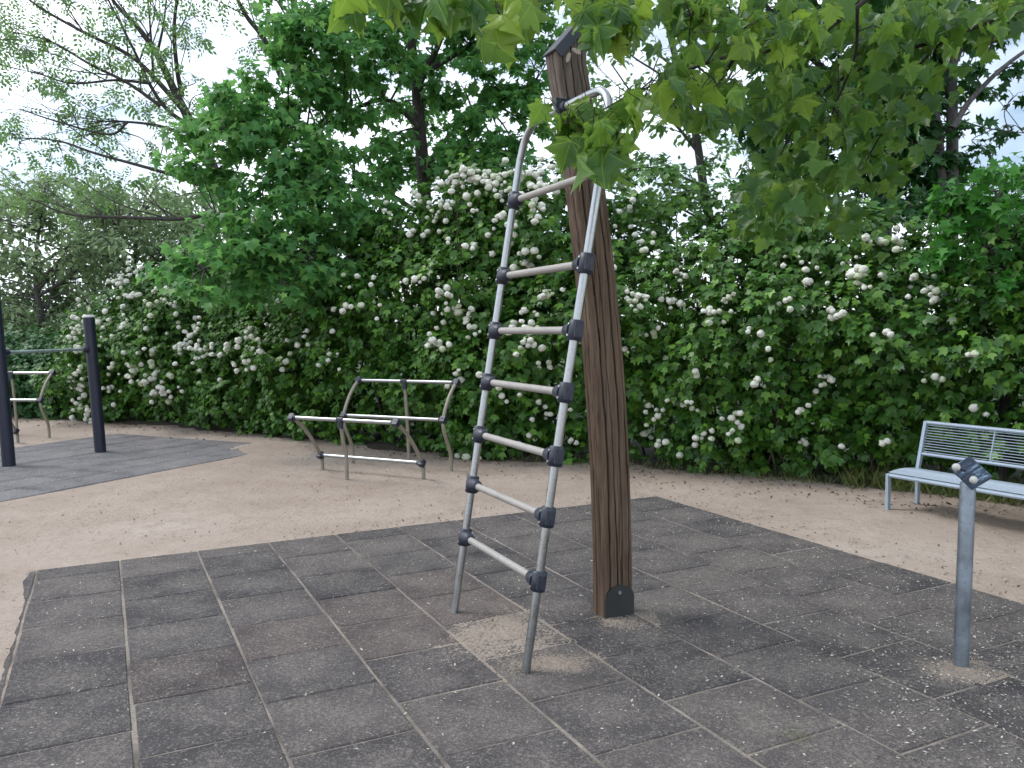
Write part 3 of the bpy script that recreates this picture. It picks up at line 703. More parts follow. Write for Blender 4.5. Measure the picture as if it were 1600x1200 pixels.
# blossoms: pick points of the leaf surface near listed picture spots, set at that point's own depth
tipsP = np.concatenate(tipsP); tipsB = np.concatenate(tipsB); pr = project(tipsP)
SPOTS = [(120,520,12,18,15),(150,500,25,22,22),(175,440,28,18,15),(215,420,20,14,8),(120,600,9,36,26),(135,650,8,14,9),(220,470,34,20,18),(270,460,25,15,12),(300,520,18,28,26),(312,545,14,14,8),
(240,590,28,22,22),(265,560,20,20,9),(200,560,30,20,12),(180,600,28,25,14),(250,612,18,9,12),(290,430,20,10,7),(370,580,20,15,8),(382,530,24,14,9),(345,560,20,20,6),
(470,530,36,18,10),(500,560,36,14,6),(540,480,36,28,9),(560,420,36,26,7),(606,285,9,9,6),(600,320,9,12,7),(645,310,8,8,3),(720,280,38,13,26),(755,270,36,13,16),(700,320,38,9,14),(675,340,11,8,5),(720,375,20,14,8),
(650,365,18,9,5),(785,345,20,14,8),(830,280,24,18,14),(780,300,28,18,12),(840,330,18,18,8),(860,270,18,18,8),(655,440,9,5,4),(690,455,14,9,6),(710,490,24,14,15),(680,540,18,11,9),(740,520,8,8,5),(820,400,28,22,12),
(855,460,10,5,6),(830,490,18,13,7),(815,520,16,10,10),(815,545,18,10,8),(850,570,14,9,4),(770,600,36,26,8),(860,640,26,18,8),(895,690,12,9,3),(830,680,14,14,4),(700,600,18,12,3),(985,470,18,13,8),(1000,460,13,9,6),
(1050,470,13,11,8),(1020,520,18,9,6),(982,545,9,4,3),(985,340,18,18,8),(1010,380,26,18,8),(960,400,9,14,4),(1060,430,18,9,6),(1110,490,26,11,8),(1150,460,18,13,5),(1020,640,13,13,8),(1075,630,11,11,6),(1010,680,9,7,5),
(1030,692,6,4,3),(1065,710,6,4,2),(1100,690,18,9,6),(1140,670,16,13,8),(1150,650,8,8,3),(1085,585,6,4,2),(1270,440,13,7,4),(1300,490,14,5,6),(1335,420,18,13,10),(1350,440,9,9,4),(1250,410,18,10,6),(1420,440,22,13,8),
(1460,460,9,8,4),(1375,522,12,5,3),(1300,590,18,9,5),(1260,640,9,9,3),(1280,600,9,9,3),(1465,592,14,6,4),(1255,690,9,6,4),(1380,690,8,6,2),(1520,550,7,7,2),(1540,640,6,6,1),(1522,632,6,6,1),(1400,380,28,13,8),(1220,480,9,9,3),(1200,560,8,8,2),(1182,592,8,6,2),(1240,480,8,6,2),(1330,700,12,8,3),(1180,520,14,10,3)]
def blossom_mesh(seed):
    r2_ = np.random.default_rng(seed); me = ball_mesh('blossom', 'flower', 1.0, 20, 14)
    n = len(me.vertices); co = np.zeros(n * 3, np.float32); me.vertices.foreach_get('co', co); co = co.reshape(-1, 3)
    k = unit(r2_.normal(size=(34, 3))); d = np.max(co @ k.T, axis=1)
    co = co * (.70 + .38 * np.clip((d - .80) / .2, 0, 1))[:, None] * np.array([1, r2_.uniform(.85, 1.1), r2_.uniform(.72, .98)]) + r2_.normal(size=co.shape) * .03
    me.vertices.foreach_set('co', co.astype(np.float32).ravel()); me.update(); return me
bms = [blossom_mesh(i) for i in range(9)]
placed = []
for (x, y, sx, sy, n) in SPOTS:
    for _ in range(n):
        for tries in range(6):
            px, py = x + random.gauss(0, sx * .75), y + random.gauss(0, sy * .75)
            d2 = (pr[:, 0] - px) ** 2 + (pr[:, 1] - py) ** 2; near = np.nonzero(d2 < 15 ** 2)[0]
            if len(near) == 0: continue
            j = near[np.argmin(pr[near, 2])]; z = pr[j, 2]
            w = ray(px, py); w = CAM + w * (z - random.uniform(-.025, .085))
            r = random.choice((1, 1, .75)) * random.uniform(.030, .052) * (1.05 if x < 420 else (.92 if x < 900 else .80))
            if any((w - q_) @ (w - q_) < (r * 1.1) ** 2 for q_ in placed): continue
            placed.append(w); bo = bushes[max(1, tipsB[j])]; o = link('flower_head', random.choice(bms), bo, tuple(w - np.array(bo.location)))
            o.rotation_euler = (random.uniform(-.5, .5), random.uniform(-.5, .5), random.uniform(0, 6.28)); o.scale = (r, r, r); break
fl = ['largest fallen white blossom ball on the sand by the hedge foot', 'fallen white blossom ball on the sand at the hedge foot, left of its neighbour', 'small fallen blossom ball at the hedge foot right of the ladder rail']
for (x, y), lb, r in zip(((729, 715), (716, 712), (748, 716)), fl, (.055, .045, .04)):
    p = ground_at(x, y + 4); o = link('fallen_blossom', bms[0], None, (p[0], p[1], r * .7), label=lb, cat='blossom', group='fallen blossoms'); o.scale = (r, r, r * .9)

# ================================================================== TREES
def grow_tree(name, label, cat, base, limbs, clusters, tmpl, leafmat, barkmat, n_leaf, leaf_size, rc, flat=.6, twig_r=.012, hang=.6, group=None, up=.6, sides=7, side=0):
    """limbs: list of (points, r0, r1) in world space; clusters: list of (centre, radius)"""
    root = empty(name, tuple(base), label=label, cat=cat, group=group); o = np.array(base, float)
    extra = []
    for _ in range(side):
        pts, r0, r1 = limbs[random.randrange(len(limbs))]; sp_ = smooth_path(pts, 5); i_ = random.randint(len(sp_) // 3, len(sp_) - 2)
        d_ = unit(sp_[i_ + 1] - sp_[i_]); d_ = unit(d_ + rand_dir(1)[0] * .55 + np.array([0, 0, .25])); L_ = random.uniform(.7, 1.9)
        q1 = sp_[i_] + d_ * L_ * .5 + rand_dir(1)[0] * .05; q2 = q1 + unit(d_ + rand_dir(1)[0] * .3) * L_ * .5; ra = min(.016, np.interp(i_, [0, len(sp_)], [r0, r1]) * .55); extra.append(([sp_[i_], q1, q2], ra, .004))
    limbs = limbs + extra
    LP_ = []
    for li, (pts, r0, r1) in enumerate(limbs):
        sp_ = smooth_path(pts, 5); b = MB(); b.tube([w - o for w in sp_], np.linspace(r0, r1, len(sp_)), sides if r0 > .03 else 5, False)
        b.build('trunk' if li == 0 else 'limb', barkmat, root); LP_ += [(w, np.interp(i, [0, len(sp_)], [r0, r1])) for i, w in enumerate(sp_)]
    LPp = np.array([w for w, _ in LP_]); LPr = np.array([r for _, r in LP_])
    tw = MB(); Ps = []; Ns = []; Ts = []; Ss = []
    for c_, r in clusters:
        c_ = np.array(c_, float); d = np.linalg.norm(LPp - c_, axis=1) + .6 * np.maximum(0, LPp[:, 2] - c_[2]); j = int(np.argmin(d)); a = LPp[j]
        midp = (a + c_) / 2 + np.array([random.gauss(0, .08), random.gauss(0, .08), .10 * np.linalg.norm(c_ - a)])
        path_ = smooth_path([a, midp, c_], 4); tw.tube([w - o for w in path_], np.linspace(min(twig_r * 1.6, LPr[j] * .8), twig_r * .5, len(path_)), 5, False)
        k = max(4, int(5 * r / .4)); shoots = []
        for _ in range(k):
            e_ = c_ + unit(np.array([random.gauss(0, 1), random.gauss(0, 1), random.gauss(0, .6)])) * r * random.uniform(.6, 1.0) * np.array([1, 1, flat])
            q_ = path_[random.randint(4, len(path_) - 1)]; mm_ = (q_ + e_) / 2 + np.array([0, 0, .06])
            tw.tube([q_ - o, mm_ - o, e_ - o], [twig_r * .5, twig_r * .35, twig_r * .18], 4, False); shoots.append((q_, e_))
        n = max(3, int(n_leaf * random.uniform(.7, 1.3) * (r / rc) ** 2))
        si = rng.integers(0, k, n); t = rng.uniform(.25, 1.08, (n, 1))
        A_ = np.array([q for q, _ in shoots])[si]; B_ = np.array([e for _, e in shoots])[si]
        P = A_ + (B_ - A_) * t + rng.normal(size=(n, 3)) * r * .20 * np.array([1, 1, .8])
        od = unit(P - c_)
        Nn = unit(od * .4 + np.array([0, -.15, up]) + rng.normal(size=(n, 3)) * .45)
        Tt = unit(od * .5 + np.array([0, 0, -hang]) + rng.normal(size=(n, 3)) * .4)
        Ps.append(P); Ns.append(Nn); Ts.append(Tt); Ss.append(leaf_size * rng.uniform(.65, 1.15, n))
    if tw.v: tw.build('twigs', barkmat, root, kind='stuff')
    scatter('foliage', tmpl, np.concatenate(Ps) - o, np.concatenate(Ns), np.concatenate(Ts), np.concatenate(Ss), leafmat, root, kind='stuff')
    return root
def pl(pts, Y): return [at(p[0], p[1], p[2] if len(p) > 2 else Y) for p in pts]
def inpoly(x, y, poly):
    c = False; j = len(poly) - 1
    for i in range(len(poly)):
        if (poly[i][1] > y) != (poly[j][1] > y) and x < (poly[j][0] - poly[i][0]) * (y - poly[i][1]) / (poly[j][1] - poly[i][1]) + poly[i][0]: c = not c
        j = i
    return c
def spread(poly, Y0, Y1, n, spacing, gaps=(), rr=(.3, .5), Yf=None):
    xs_ = [p[0] for p in poly]; ys_ = [p[1] for p in poly]; out = []; px = []
    for _ in range(n * 60):
        if len(out) >= n: break
        x, y = random.uniform(min(xs_), max(xs_)), random.uniform(min(ys_), max(ys_))
        if not inpoly(x, y, poly) or any((x - g[0]) ** 2 + (y - g[1]) ** 2 < g[2] ** 2 for g in gaps): continue
        if any((x - q_[0]) ** 2 + (y - q_[1]) ** 2 < spacing ** 2 for q_ in px): continue
        px.append((x, y)); Y = random.uniform(Y0, Y1) if Yf is None else Yf(x, y) + random.uniform(-.5, .5)
        out.append((at(x, y, Y), random.uniform(*rr)))
    return out

# --- leafy maple left of the ladder
base = at(668, 520, 12.9); base[2] = 0
limbs = [([base, at(667, 420, 12.9), at(662, 280, 12.9), at(655, 190, 12.8), at(650, 120, 12.8), at(640, 50, 12.8), at(628, -60, 12.7), at(620, -180, 12.7)], .125, .05),
 (pl([(652, 135), (668, 105), (685, 70), (705, 10), (720, -80)], 12.9), .06, .025),
 (pl([(662, 270), (690, 225), (730, 190), (790, 160, 12.6), (835, 130, 12.4)], 12.8), .04, .012),
 (pl([(655, 200), (610, 158), (565, 165), (520, 190, 12.3), (450, 210, 11.8), (380, 240, 11.4)], 12.6), .04, .012),
 (pl([(664, 340), (600, 300), (520, 290, 12), (430, 310, 11.3), (340, 340, 10.9)], 12.6), .04, .012),
 (pl([(664, 370), (590, 370, 12), (500, 390, 11.2), (400, 400, 10.8), (320, 420, 10.6)], 12.6), .055, .018),
 (pl([(645, 90), (580, 60), (500, 50, 12.2), (420, 80, 11.8)], 12.6), .035, .012),
 (pl([(650, 120), (720, 80), (790, 40), (840, 10)], 12.7), .05, .02)]
poly = [(400, 40), (470, 10), (600, -10), (850, -10), (860, 275), (800, 285), (720, 280), (640, 285), (560, 400), (500, 470), (400, 480), (300, 470), (265, 400), (350, 330), (280, 260), (275, 190), (340, 150), (420, 90)]
gaps = [(558, 150, 20), (600, 205, 12), (705, 205, 16), (400, 60, 26), (645, 75, 10), (525, 245, 14), (830, 215, 14), (560, 20, 14), (500, 120, 12), (440, 250, 10), (600, 120, 14), (740, 130, 14), (780, 200, 12), (650, 230, 16), (480, 200, 10), (420, 160, 10), (560, 260, 12), (530, 330, 12), (545, 440, 18)]
def my(x, y): return 13.8 if (628 < x < 690 and y < 300) else float(np.interp(x, [270, 450, 600, 850], [11.0, 11.2, 12.3, 12.6])) - (.4 if y > 300 else 0)
cl = spread(poly, 0, 0, 225, 17, gaps, (.26, .42), my)
cl += [(at(random.uniform(360, 880), random.uniform(-330, -25), random.uniform(11.8, 14.0)), random.uniform(.4, .6)) for _ in range(60)]
grow_tree('maple_tree', 'full green maple tree with dark trunk left of the ladder', 'tree', base, limbs, cl, T_MAP, 'maple_leaf', 'bark', 68, .14, .36, .55, .012, 1.0)

# --- airy ash tree at the upper left
base = at(372, 520, 16); base[2] = 0
A = 15.5
limbs = [([base, at(368, 400, 16), at(352, 310, A), at(332, 262, A), at(305, 205, A), at(292, 180, A), at(272, 140, A), at(245, 85, A), at(215, 42, A), at(180, 5, A), at(140, -60, A)], .15, .018),
 (pl([(302, 200), (262, 172), (236, 135), (215, 90), (190, 40), (165, -10), (150, -60)], A), .042, .012),
 (pl([(293, 180), (240, 120), (200, 85), (130, 50), (60, 10), (10, -30)], A - .6), .05, .012),
 (pl([(285, 150), (277, 110), (272, 50), (276, 0), (280, -60)], A + .5), .05, .02),
 (pl([(250, 165), (200, 130), (140, 100), (80, 65), (20, 50)], A - 1), .034, .01),
 (pl([(275, 205), (240, 195), (190, 190), (145, 190)], A - .5), .035, .01),
 (pl([(350, 305), (290, 280), (230, 262), (150, 240), (90, 220), (20, 215)], A - 1.2), .04, .01),
 (pl([(360, 345), (330, 335), (280, 342), (200, 340), (110, 335), (50, 312)], A - 1.5), .05, .012),
 (pl([(240, 128), (236, 60), (230, -10)], A), .03, .012),
 (pl([(235, 130), (180, 125), (110, 130), (50, 110)], A - .8), .03, .01),
 (pl([(200, 190), (170, 210), (90, 190), (30, 170)], A - 1), .025, .01),
 (pl([(245, 85), (255, 40), (262, -20)], A + .4), .03, .012),
 (pl([(440, 120), (412, 60), (385, 25), (362, -20)], A), .06, .03),
 (pl([(460, 120), (459, 40), (458, -40)], A), .06, .04)]
gaps = [(350, 110, 42), (345, 60, 28), (110, 20, 18), (30, 140, 18), (60, 215, 22), (190, 235, 12), (330, 170, 24), (300, 240, 10), (100, 160, 8)]
poly = [(-40, -20), (390, -20), (400, 120), (330, 130), (300, 260), (260, 330), (100, 320), (-40, 300)]
cl = spread(poly, 14, 17, 100, 24, gaps, (.20, .40))
cl += [(at(random.uniform(-60, 420), random.uniform(-260, -20), random.uniform(14, 17)), .45) for _ in range(20)]
grow_tree('ash_tree', 'airy tree with fanned bare limbs and sparse feathery leaves at upper left', 'tree', base, limbs, cl, T_ASH, 'ash_leaf', 'bark', 22, .28, .38, .5, .008, .3, side=60)

# --- grey-green thicket trees at far left
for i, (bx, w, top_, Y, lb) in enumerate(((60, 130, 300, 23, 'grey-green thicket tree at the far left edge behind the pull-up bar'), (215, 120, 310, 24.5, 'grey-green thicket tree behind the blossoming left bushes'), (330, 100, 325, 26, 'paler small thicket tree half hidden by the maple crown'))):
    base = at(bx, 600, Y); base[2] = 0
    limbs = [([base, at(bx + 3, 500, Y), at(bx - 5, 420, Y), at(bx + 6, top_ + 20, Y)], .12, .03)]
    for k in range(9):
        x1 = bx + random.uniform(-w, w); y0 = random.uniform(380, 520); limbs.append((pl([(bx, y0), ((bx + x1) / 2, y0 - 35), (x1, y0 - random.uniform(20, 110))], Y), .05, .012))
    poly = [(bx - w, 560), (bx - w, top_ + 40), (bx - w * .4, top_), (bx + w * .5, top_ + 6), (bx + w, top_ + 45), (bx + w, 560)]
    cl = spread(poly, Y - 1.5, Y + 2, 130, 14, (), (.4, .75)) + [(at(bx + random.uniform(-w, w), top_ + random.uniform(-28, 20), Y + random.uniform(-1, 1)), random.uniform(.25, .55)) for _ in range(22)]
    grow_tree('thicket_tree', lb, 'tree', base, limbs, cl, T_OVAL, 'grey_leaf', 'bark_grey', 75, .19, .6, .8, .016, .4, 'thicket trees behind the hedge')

# --- twin-stemmed tree at right
base = at(1480, 520, 12.2); base[2] = 0
B_ = 12.2
limbs = [([base, at(1487, 380, B_), at(1488, 250, B_), at(1487, 130, B_), at(1484, 60, B_), at(1490, -60, B_), at(1495, -200, B_)], .10, .05),
 ([at(1480, 430, B_), at(1472, 300, B_), at(1464, 200, B_), at(1450, 120, B_), at(1440, 60, B_), at(1432, -60, B_)], .085, .04),
 (pl([(1489, 200), (1510, 165), (1530, 142), (1560, 112), (1605, 78), (1660, 50)], B_ - .5), .045, .02),
 (pl([(1488, 110), (1500, 75), (1525, 55), (1560, 30), (1620, 10)], B_), .05, .02),
 (pl([(1488, 190), (1450, 225), (1420, 245), (1380, 275)], B_), .035, .012),
 (pl([(1490, 185), (1540, 200), (1600, 208)], B_), .015, .007),
 (pl([(1464, 200), (1420, 170), (1370, 150), (1320, 140)], B_), .03, .01)]
poly = [(1380, -20), (1500, -20), (1500, 60), (1450, 200), (1500, 250), (1480, 340), (1390, 340), (1370, 240), (1330, 200)]
cl = spread(poly, 11.5, 13.5, 75, 17, [(1440, 290, 14), (1425, 310, 12)], (.25, .42))
cl += spread([(1500, 60), (1640, 60), (1640, 240), (1510, 230)], 11.5, 14, 16, 25, (), (.18, .3))
cl += [(at(random.uniform(1340, 1680), random.uniform(-260, -20), random.uniform(11, 14)), .5) for _ in range(30)]
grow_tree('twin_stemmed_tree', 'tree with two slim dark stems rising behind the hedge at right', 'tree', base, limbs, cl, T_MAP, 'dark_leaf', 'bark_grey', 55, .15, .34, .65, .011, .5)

# --- thick trunk tree behind hedge
base = at(1372, 540, 13.5); base[2] = 0
Bc = 13.5
limbs = [([base, at(1372, 420, Bc), at(1374, 340, Bc), at(1382, 290, Bc), at(1375, 200, Bc), at(1360, 80, Bc), at(1350, -80, Bc)], .24, .09),
 (pl([(1378, 300), (1330, 270), (1270, 260), (1200, 270)], Bc), .07, .02), (pl([(1380, 260), (1420, 200), (1440, 120)], Bc), .07, .03), (pl([(1372, 180), (1300, 120), (1240, 60), (1190, 0)], Bc), .07, .03)]
cl = spread([(1180, 100), (1420, 60), (1440, 230), (1380, 300), (1240, 330), (1180, 300)], 12.8, 14.5, 70, 19, [(1330, 300, 16), (1260, 310, 14), (1400, 300, 12)], (.25, .45))
cl += [(at(random.uniform(1180, 1500), random.uniform(-200, 40), random.uniform(12.5, 15)), .5) for _ in range(40)]
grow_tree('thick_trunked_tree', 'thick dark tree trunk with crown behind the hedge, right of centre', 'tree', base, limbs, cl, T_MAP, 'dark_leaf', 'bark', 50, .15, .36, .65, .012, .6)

# --- fine-branched sparse tree right of the post
base = at(1120, 540, 16); base[2] = 0
Bd = 16
limbs = [([base, at(1115, 400, Bd), at(1100, 300, Bd), at(1085, 200, Bd), at(1060, 110, Bd), at(1040, 20, Bd), at(1030, -80, Bd)], .11, .04),
 (pl([(1100, 290), (1060, 275), (1020, 262), (980, 265)], Bd), .03, .01), (pl([(1112, 380), (1160, 320), (1200, 270), (1240, 240)], Bd), .045, .015),
 (pl([(1092, 240), (1050, 190), (1000, 160), (955, 100)], Bd), .035, .012), (pl([(1085, 200), (1120, 150), (1150, 100), (1170, 40)], Bd), .035, .014),
 (pl([(1072, 150), (1030, 115), (985, 85), (945, 40)], Bd), .03, .01), (pl([(1110, 350), (1050, 320), (1000, 310), (950, 290)], Bd), .025, .01), (pl([(1060, 110), (1000, 60), (960, 10)], Bd), .03, .01),
 (pl([(1160, 320), (1190, 310), (1230, 310)], Bd), .02, .008), (pl([(1030, 115), (1010, 140), (990, 150)], Bd), .015, .007)]
cl = spread([(900, 20), (1200, 0), (1230, 330), (1000, 330), (930, 270)], 15, 17, 70, 22, [(1005, 205, 26), (1030, 100, 16), (985, 110, 16), (1090, 240, 18), (1150, 250, 14)], (.22, .42))
cl += [(at(random.uniform(880, 1220), random.uniform(-200, 0), random.uniform(15, 17)), .45) for _ in range(20)]
grow_tree('fine_branched_tree', 'sparse fine-branched tree against the sky right of the post top', 'tree', base, limbs, cl, T_OVAL, 'ash_leaf', 'bark_grey', 44, .16, .36, .7, .009, .5, side=40)

# --- bright green young maple at right edge above the hedge
base = at(1570, 640, 7.6); base[2] = 0
limbs = [([base, at(1572, 500, 7.8), at(1566, 400, 7.7), at(1560, 320, 7.6), at(1575, 270, 7.6)], .05, .015), (pl([(1568, 420), (1530, 370), (1480, 340)], 7.5), .022, .008), (pl([(1562, 340), (1600, 300), (1650, 290)], 7.6), .022, .008), (pl([(1566, 400), (1620, 380), (1680, 370)], 7.5), .022, .008)]
cl = spread([(1455, 300), (1500, 258), (1640, 245), (1720, 300), (1720, 450), (1560, 480), (1470, 420)], 7.1, 8.2, 46, 22, [(1585, 485, 14)], (.18, .28))
grow_tree('young_maple', 'bright green young maple at the right edge above the bench', 'tree', base, limbs, cl, T_MAP, 'sap_leaf', 'bark', 46, .105, .23, .55, .007, .5)

# --- far wood closing the horizon
n = 26000
fx = rng.uniform(-70, 70, n); fy = 44 + rng.uniform(0, 8, n) + .002 * fx ** 2; fh = 3.4 + 1.2 * np.sin(fx * .31) + .8 * np.sin(fx * .83 + 1)
P = np.stack([fx, fy, rng.uniform(0, 1, n) * fh], 1)
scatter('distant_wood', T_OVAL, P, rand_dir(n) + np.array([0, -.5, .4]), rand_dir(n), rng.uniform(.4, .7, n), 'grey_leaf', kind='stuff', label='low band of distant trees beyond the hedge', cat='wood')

# ================================================================== OVERHANGING NEAR MAPLE
def big_leaf(seed):
    r_ = np.random.default_rng(seed)
    half = [(.03, -.02), (.13, -.08), (.27, -.07), (.36, -.02), (.50, .06), (.42, .14), (.41, .20), (.54, .27), (.58, .37), (.74, .52), (.58, .53), (.50, .60), (.40, .58), (.32, .61), (.36, .72), (.24, .79), (.19, .90), (.09, .98), (0, 1.16)]
    jit = lambda: r_.normal(0, .012)
    R_ = [(x + (jit() if x else 0), y + jit()) for x, y in half]; L_ = [(-x - jit(), y + jit()) for x, y in half[:-1]][::-1]
    out = R_ + L_; fold = r_.uniform(.12, .9); droop = r_.uniform(.2, .95); tw_ = r_.uniform(-.5, .5)
    def z(x, y): return fold * abs(x) * (1 - .3 * y) - droop * (y * .6) ** 2 - .35 * abs(x) ** 2 * droop + tw_ * x * y + .05 * math.sin(8 * x + 5 * y + seed)
    V = [(0, .12, z(0, .12)), (0, .45, z(0, .45)), (0, .78, z(0, .78))]; F = []
    V += [(x, y, z(x, y)) for x, y in out]; n = len(out); tipi = 3 + len(half) - 1
    def cen(i): y = V[i][1]; return 0 if y < .24 else (1 if y < .665 else 2)
    for i in range(n):
        a, b_ = 3 + i, 3 + (i + 1) % n; ca, cb = cen(a), cen(b_); F.append((ca, a, b_))
        if ca != cb: F.append((ca, b_, cb))
    mb = MB(); mb.add(V, F, True)
    mb.tube([(0, .05, 0), (.02, -.25, .05), (.05, -.5, .14)], [.012, .010, .012], 4, False); return mb.mesh('leaf', 'veined_maple_leaf')
bl_m = [big_leaf(i) for i in range(14)]
tb = np.array([4.4, 3.6, 0])
nm = empty('overhanging_maple', tuple(tb), label='maple whose large drooping leaves overhang the ladder from the upper right', cat='tree')
fork = np.array([4.25, 3.5, 2.5])
nl = [([tb + np.array([0, 0, -.1]), np.array([4.38, 3.58, 1.2]), fork, np.array([4.1, 3.45, 3.6]), np.array([4.0, 3.4, 5.2])], .17, .08),
 ([fork, at(1900, -50, 3.6), at(1700, -30, 3.8), at(1590, 18, 3.9), at(1480, 58, 4.0), at(1370, 95, 4.0), at(1280, 150, 4.1), at(1225, 230, 4.2), at(1195, 330, 4.3)], .020, .003),
 ([np.array([4.1, 3.45, 3.4]), at(1700, -240, 3.5), at(1480, -100, 3.5), at(1340, 10, 3.5), at(1250, 70, 3.5), at(1150, 85, 3.4), at(1060, 115, 3.2), at(985, 150, 3.05), at(915, 185, 3.0)], .017, .002),
 ([np.array([4.1, 3.45, 3.6]), at(1650, -330, 3.2), at(1350, -190, 3.0), at(1060, -90, 2.9), at(880, -50, 2.75), at(720, -40, 2.65), at(560, -35, 2.6)], .02, .003),
 ([at(1480, 58, 4.0), at(1430, 110, 4.1), at(1400, 170, 4.2), at(1350, 260, 4.4), at(1335, 330, 4.5)], .009, .002),
 ([at(1340, 10, 3.5), at(1335, 90, 3.7), at(1300, 180, 3.9), at(1290, 260, 4.0)], .008, .002),
 ([at(1150, 85, 3.4), at(1120, 140, 3.5), at(1110, 190, 3.5)], .010, .004),
 ([at(1060, -90, 2.9), at(1000, -10, 3.0), at(960, 50, 3.1), at(940, 90, 3.15)], .010, .004),
 ([at(1590, 18, 3.9), at(1560, 40, 3.8), at(1545, 80, 3.8)], .010, .004)]
tw = MB(); LPp = []
for li, (pts, r0, r1) in enumerate(nl):
    if li: pts = [CAM + (w - CAM) * (1.0 if k_ < 2 and li < 4 else 1.11) for k_, w in enumerate(pts)]
    sp_ = smooth_path(pts, 6); MB().tube([w - tb for w in sp_], np.linspace(r0, r1, len(sp_)), 8 if r0 > .03 else 6, False).build('trunk' if li == 0 else 'branch', 'bark_dark', nm); LPp += sp_ if li else []
LPp = np.array(LPp)
CL = [(885, 205, 3.0, 30, 24, 8), (925, 225, 2.95, 36, 34, 14), (970, 205, 3.0, 28, 26, 8), (930, 265, 2.95, 24, 18, 6), (1005, 170, 3.1, 24, 22, 6),
 (928, 18, 3.05, 12, 20, 6), (965, 28, 3.1, 32, 28, 14), (945, 60, 3.1, 18, 18, 5), (985, 70, 3.1, 14, 20, 3), (785, 40, 2.7, 32, 30, 12), (828, 12, 2.75, 20, 18, 7), (690, 20, 2.65, 24, 20, 8), (650, 5, 2.65, 18, 12, 4), (550, 8, 2.6, 22, 14, 6), (600, -5, 2.6, 22, 10, 4), (745, 5, 2.7, 22, 14, 5),
 (1080, 35, 3.5, 42, 32, 18), (1150, 60, 3.5, 50, 46, 26), (1095, 150, 3.5, 36, 32, 16), (1060, 185, 3.4, 22, 20, 7), (1140, 175, 3.6, 28, 26, 9), (1105, 205, 3.5, 14, 12, 5), (1040, 140, 3.3, 22, 18, 6),
 (1240, 60, 3.7, 56, 50, 22), (1230, 160, 3.9, 46, 44, 18), (1220, 320, 4.3, 36, 40, 16), (1310, 190, 4.1, 46, 46, 12), (1390, 60, 3.9, 46, 44, 12), (1560, 25, 3.8, 34, 26, 8)]
nleaf = 0
for (x, y, Y, sx, sy, n) in CL:
    cc = at(x, y - 10, Y); j = int(np.argmin(np.linalg.norm(LPp - cc, axis=1))); a = LPp[j]
    tw.tube([a - tb, (a + cc) / 2 - tb + np.array([0, 0, .03]), cc - tb], [.004, .0032, .0025], 5, False)
    for _ in range(n):
        w = at(x + random.gauss(0, sx * .6), y - 18 + random.gauss(0, sy * .6), Y + random.gauss(0, .12))
        size = random.uniform(.082, .122) if Y < 3.2 else random.uniform(.060, .100)
        if nleaf >= 300: continue
        tip = unit(np.array([random.gauss(0, .42), random.gauss(0, .4) - .1, -1.0]))
        ang = random.uniform(-1.55, 1.55); nrm_ = np.array([math.sin(ang), -math.cos(ang), random.uniform(-.3, 1.1)])
        nrm_ = unit(nrm_ - tip * (nrm_ @ tip)); X_ = np.cross(tip, nrm_)
        me = random.choice(bl_m); o = link('leaf', me, nm)
        mm = Matrix.Identity(4)
        for r_ in range(3):
            mm[r_][0] = X_[r_] * size; mm[r_][1] = tip[r_] * size; mm[r_][2] = nrm_[r_] * size; mm[r_][3] = w[r_] - tb[r_]
        o.matrix_local = mm; nleaf += 1
        if random.random() < .6:
            pe = w - tip * size * .5; k = cc + (pe - cc) * .2; tw.tube([cc - tb, (k + pe) / 2 - tb, pe - tb], [.0022, .0018, .0014], 4, False)
tw.build('twigs', 'bark_dark', nm, kind='stuff')
fol = []
for (x, y, Y, sx, sy, n) in [(1150, 50, 4.4, 80, 55, 85), (1260, 50, 4.5, 90, 55, 120), (1370, 60, 4.5, 80, 60, 120), (1230, 170, 4.5, 62, 56, 75), (1320, 180, 4.7, 70, 60, 80), (1240, 290, 4.7, 60, 55, 75), (1180, 345, 4.6, 34, 34, 40), (1430, 130, 4.8, 50, 64, 70), (1390, 250, 5.0, 44, 56, 40), (1320, 330, 5.0, 44, 34, 40), (1480, 25, 4.6, 70, 34, 95), (1570, 20, 4.6, 50, 26, 70), (1110, 130, 4.0, 44, 46, 40), (1050, 20, 3.9, 40, 25, 40), (1290, 260, 4.5, 50, 40, 36), (960, 20, 3.6, 40, 20, 16)]:
    for _ in range(n): fol.append(at(x + random.gauss(0, sx * .6), y + random.gauss(0, sy * .6), Y + random.gauss(0, .3)))
fol = np.array(fol); n = len(fol); aa = rng.uniform(-1.6, 1.6, n)
bv = np.array([v.co[:] for v in bl_m[2].vertices][:40]); bm_ = bl_m[2]; bm_.calc_loop_triangles(); bf = np.array([t.vertices[:] for t in bm_.loop_triangles]); bv = np.array([v.co[:] for v in bm_.vertices])
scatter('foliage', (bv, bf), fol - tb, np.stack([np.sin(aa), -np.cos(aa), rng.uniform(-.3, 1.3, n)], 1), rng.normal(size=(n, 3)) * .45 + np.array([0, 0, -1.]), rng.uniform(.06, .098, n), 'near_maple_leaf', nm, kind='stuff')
sw = MB()
for (x, y, dx, dy) in ((888, 90, -4, 14), (901, 80, 12, 7)):
    c_ = at(x, y, 4.28); dirw = unit(at(x + dx, y + dy, 4.28) - c_); nn_ = np.array([0, -1., .1]); sd_ = unit(np.cross(nn_, dirw)); n0 = 10
    for off_ in (0, -.003):
        sw.add([c_ + dirw * .026 * math.cos(t) + sd_ * .011 * math.sin(t) + np.array([0, off_, 0]) - tb for t in np.arange(n0) * 2 * math.pi / n0], [tuple(range(n0))])
MAT['seed'] = plain('seed', (.33, .28, .23), .8, .2, 60)
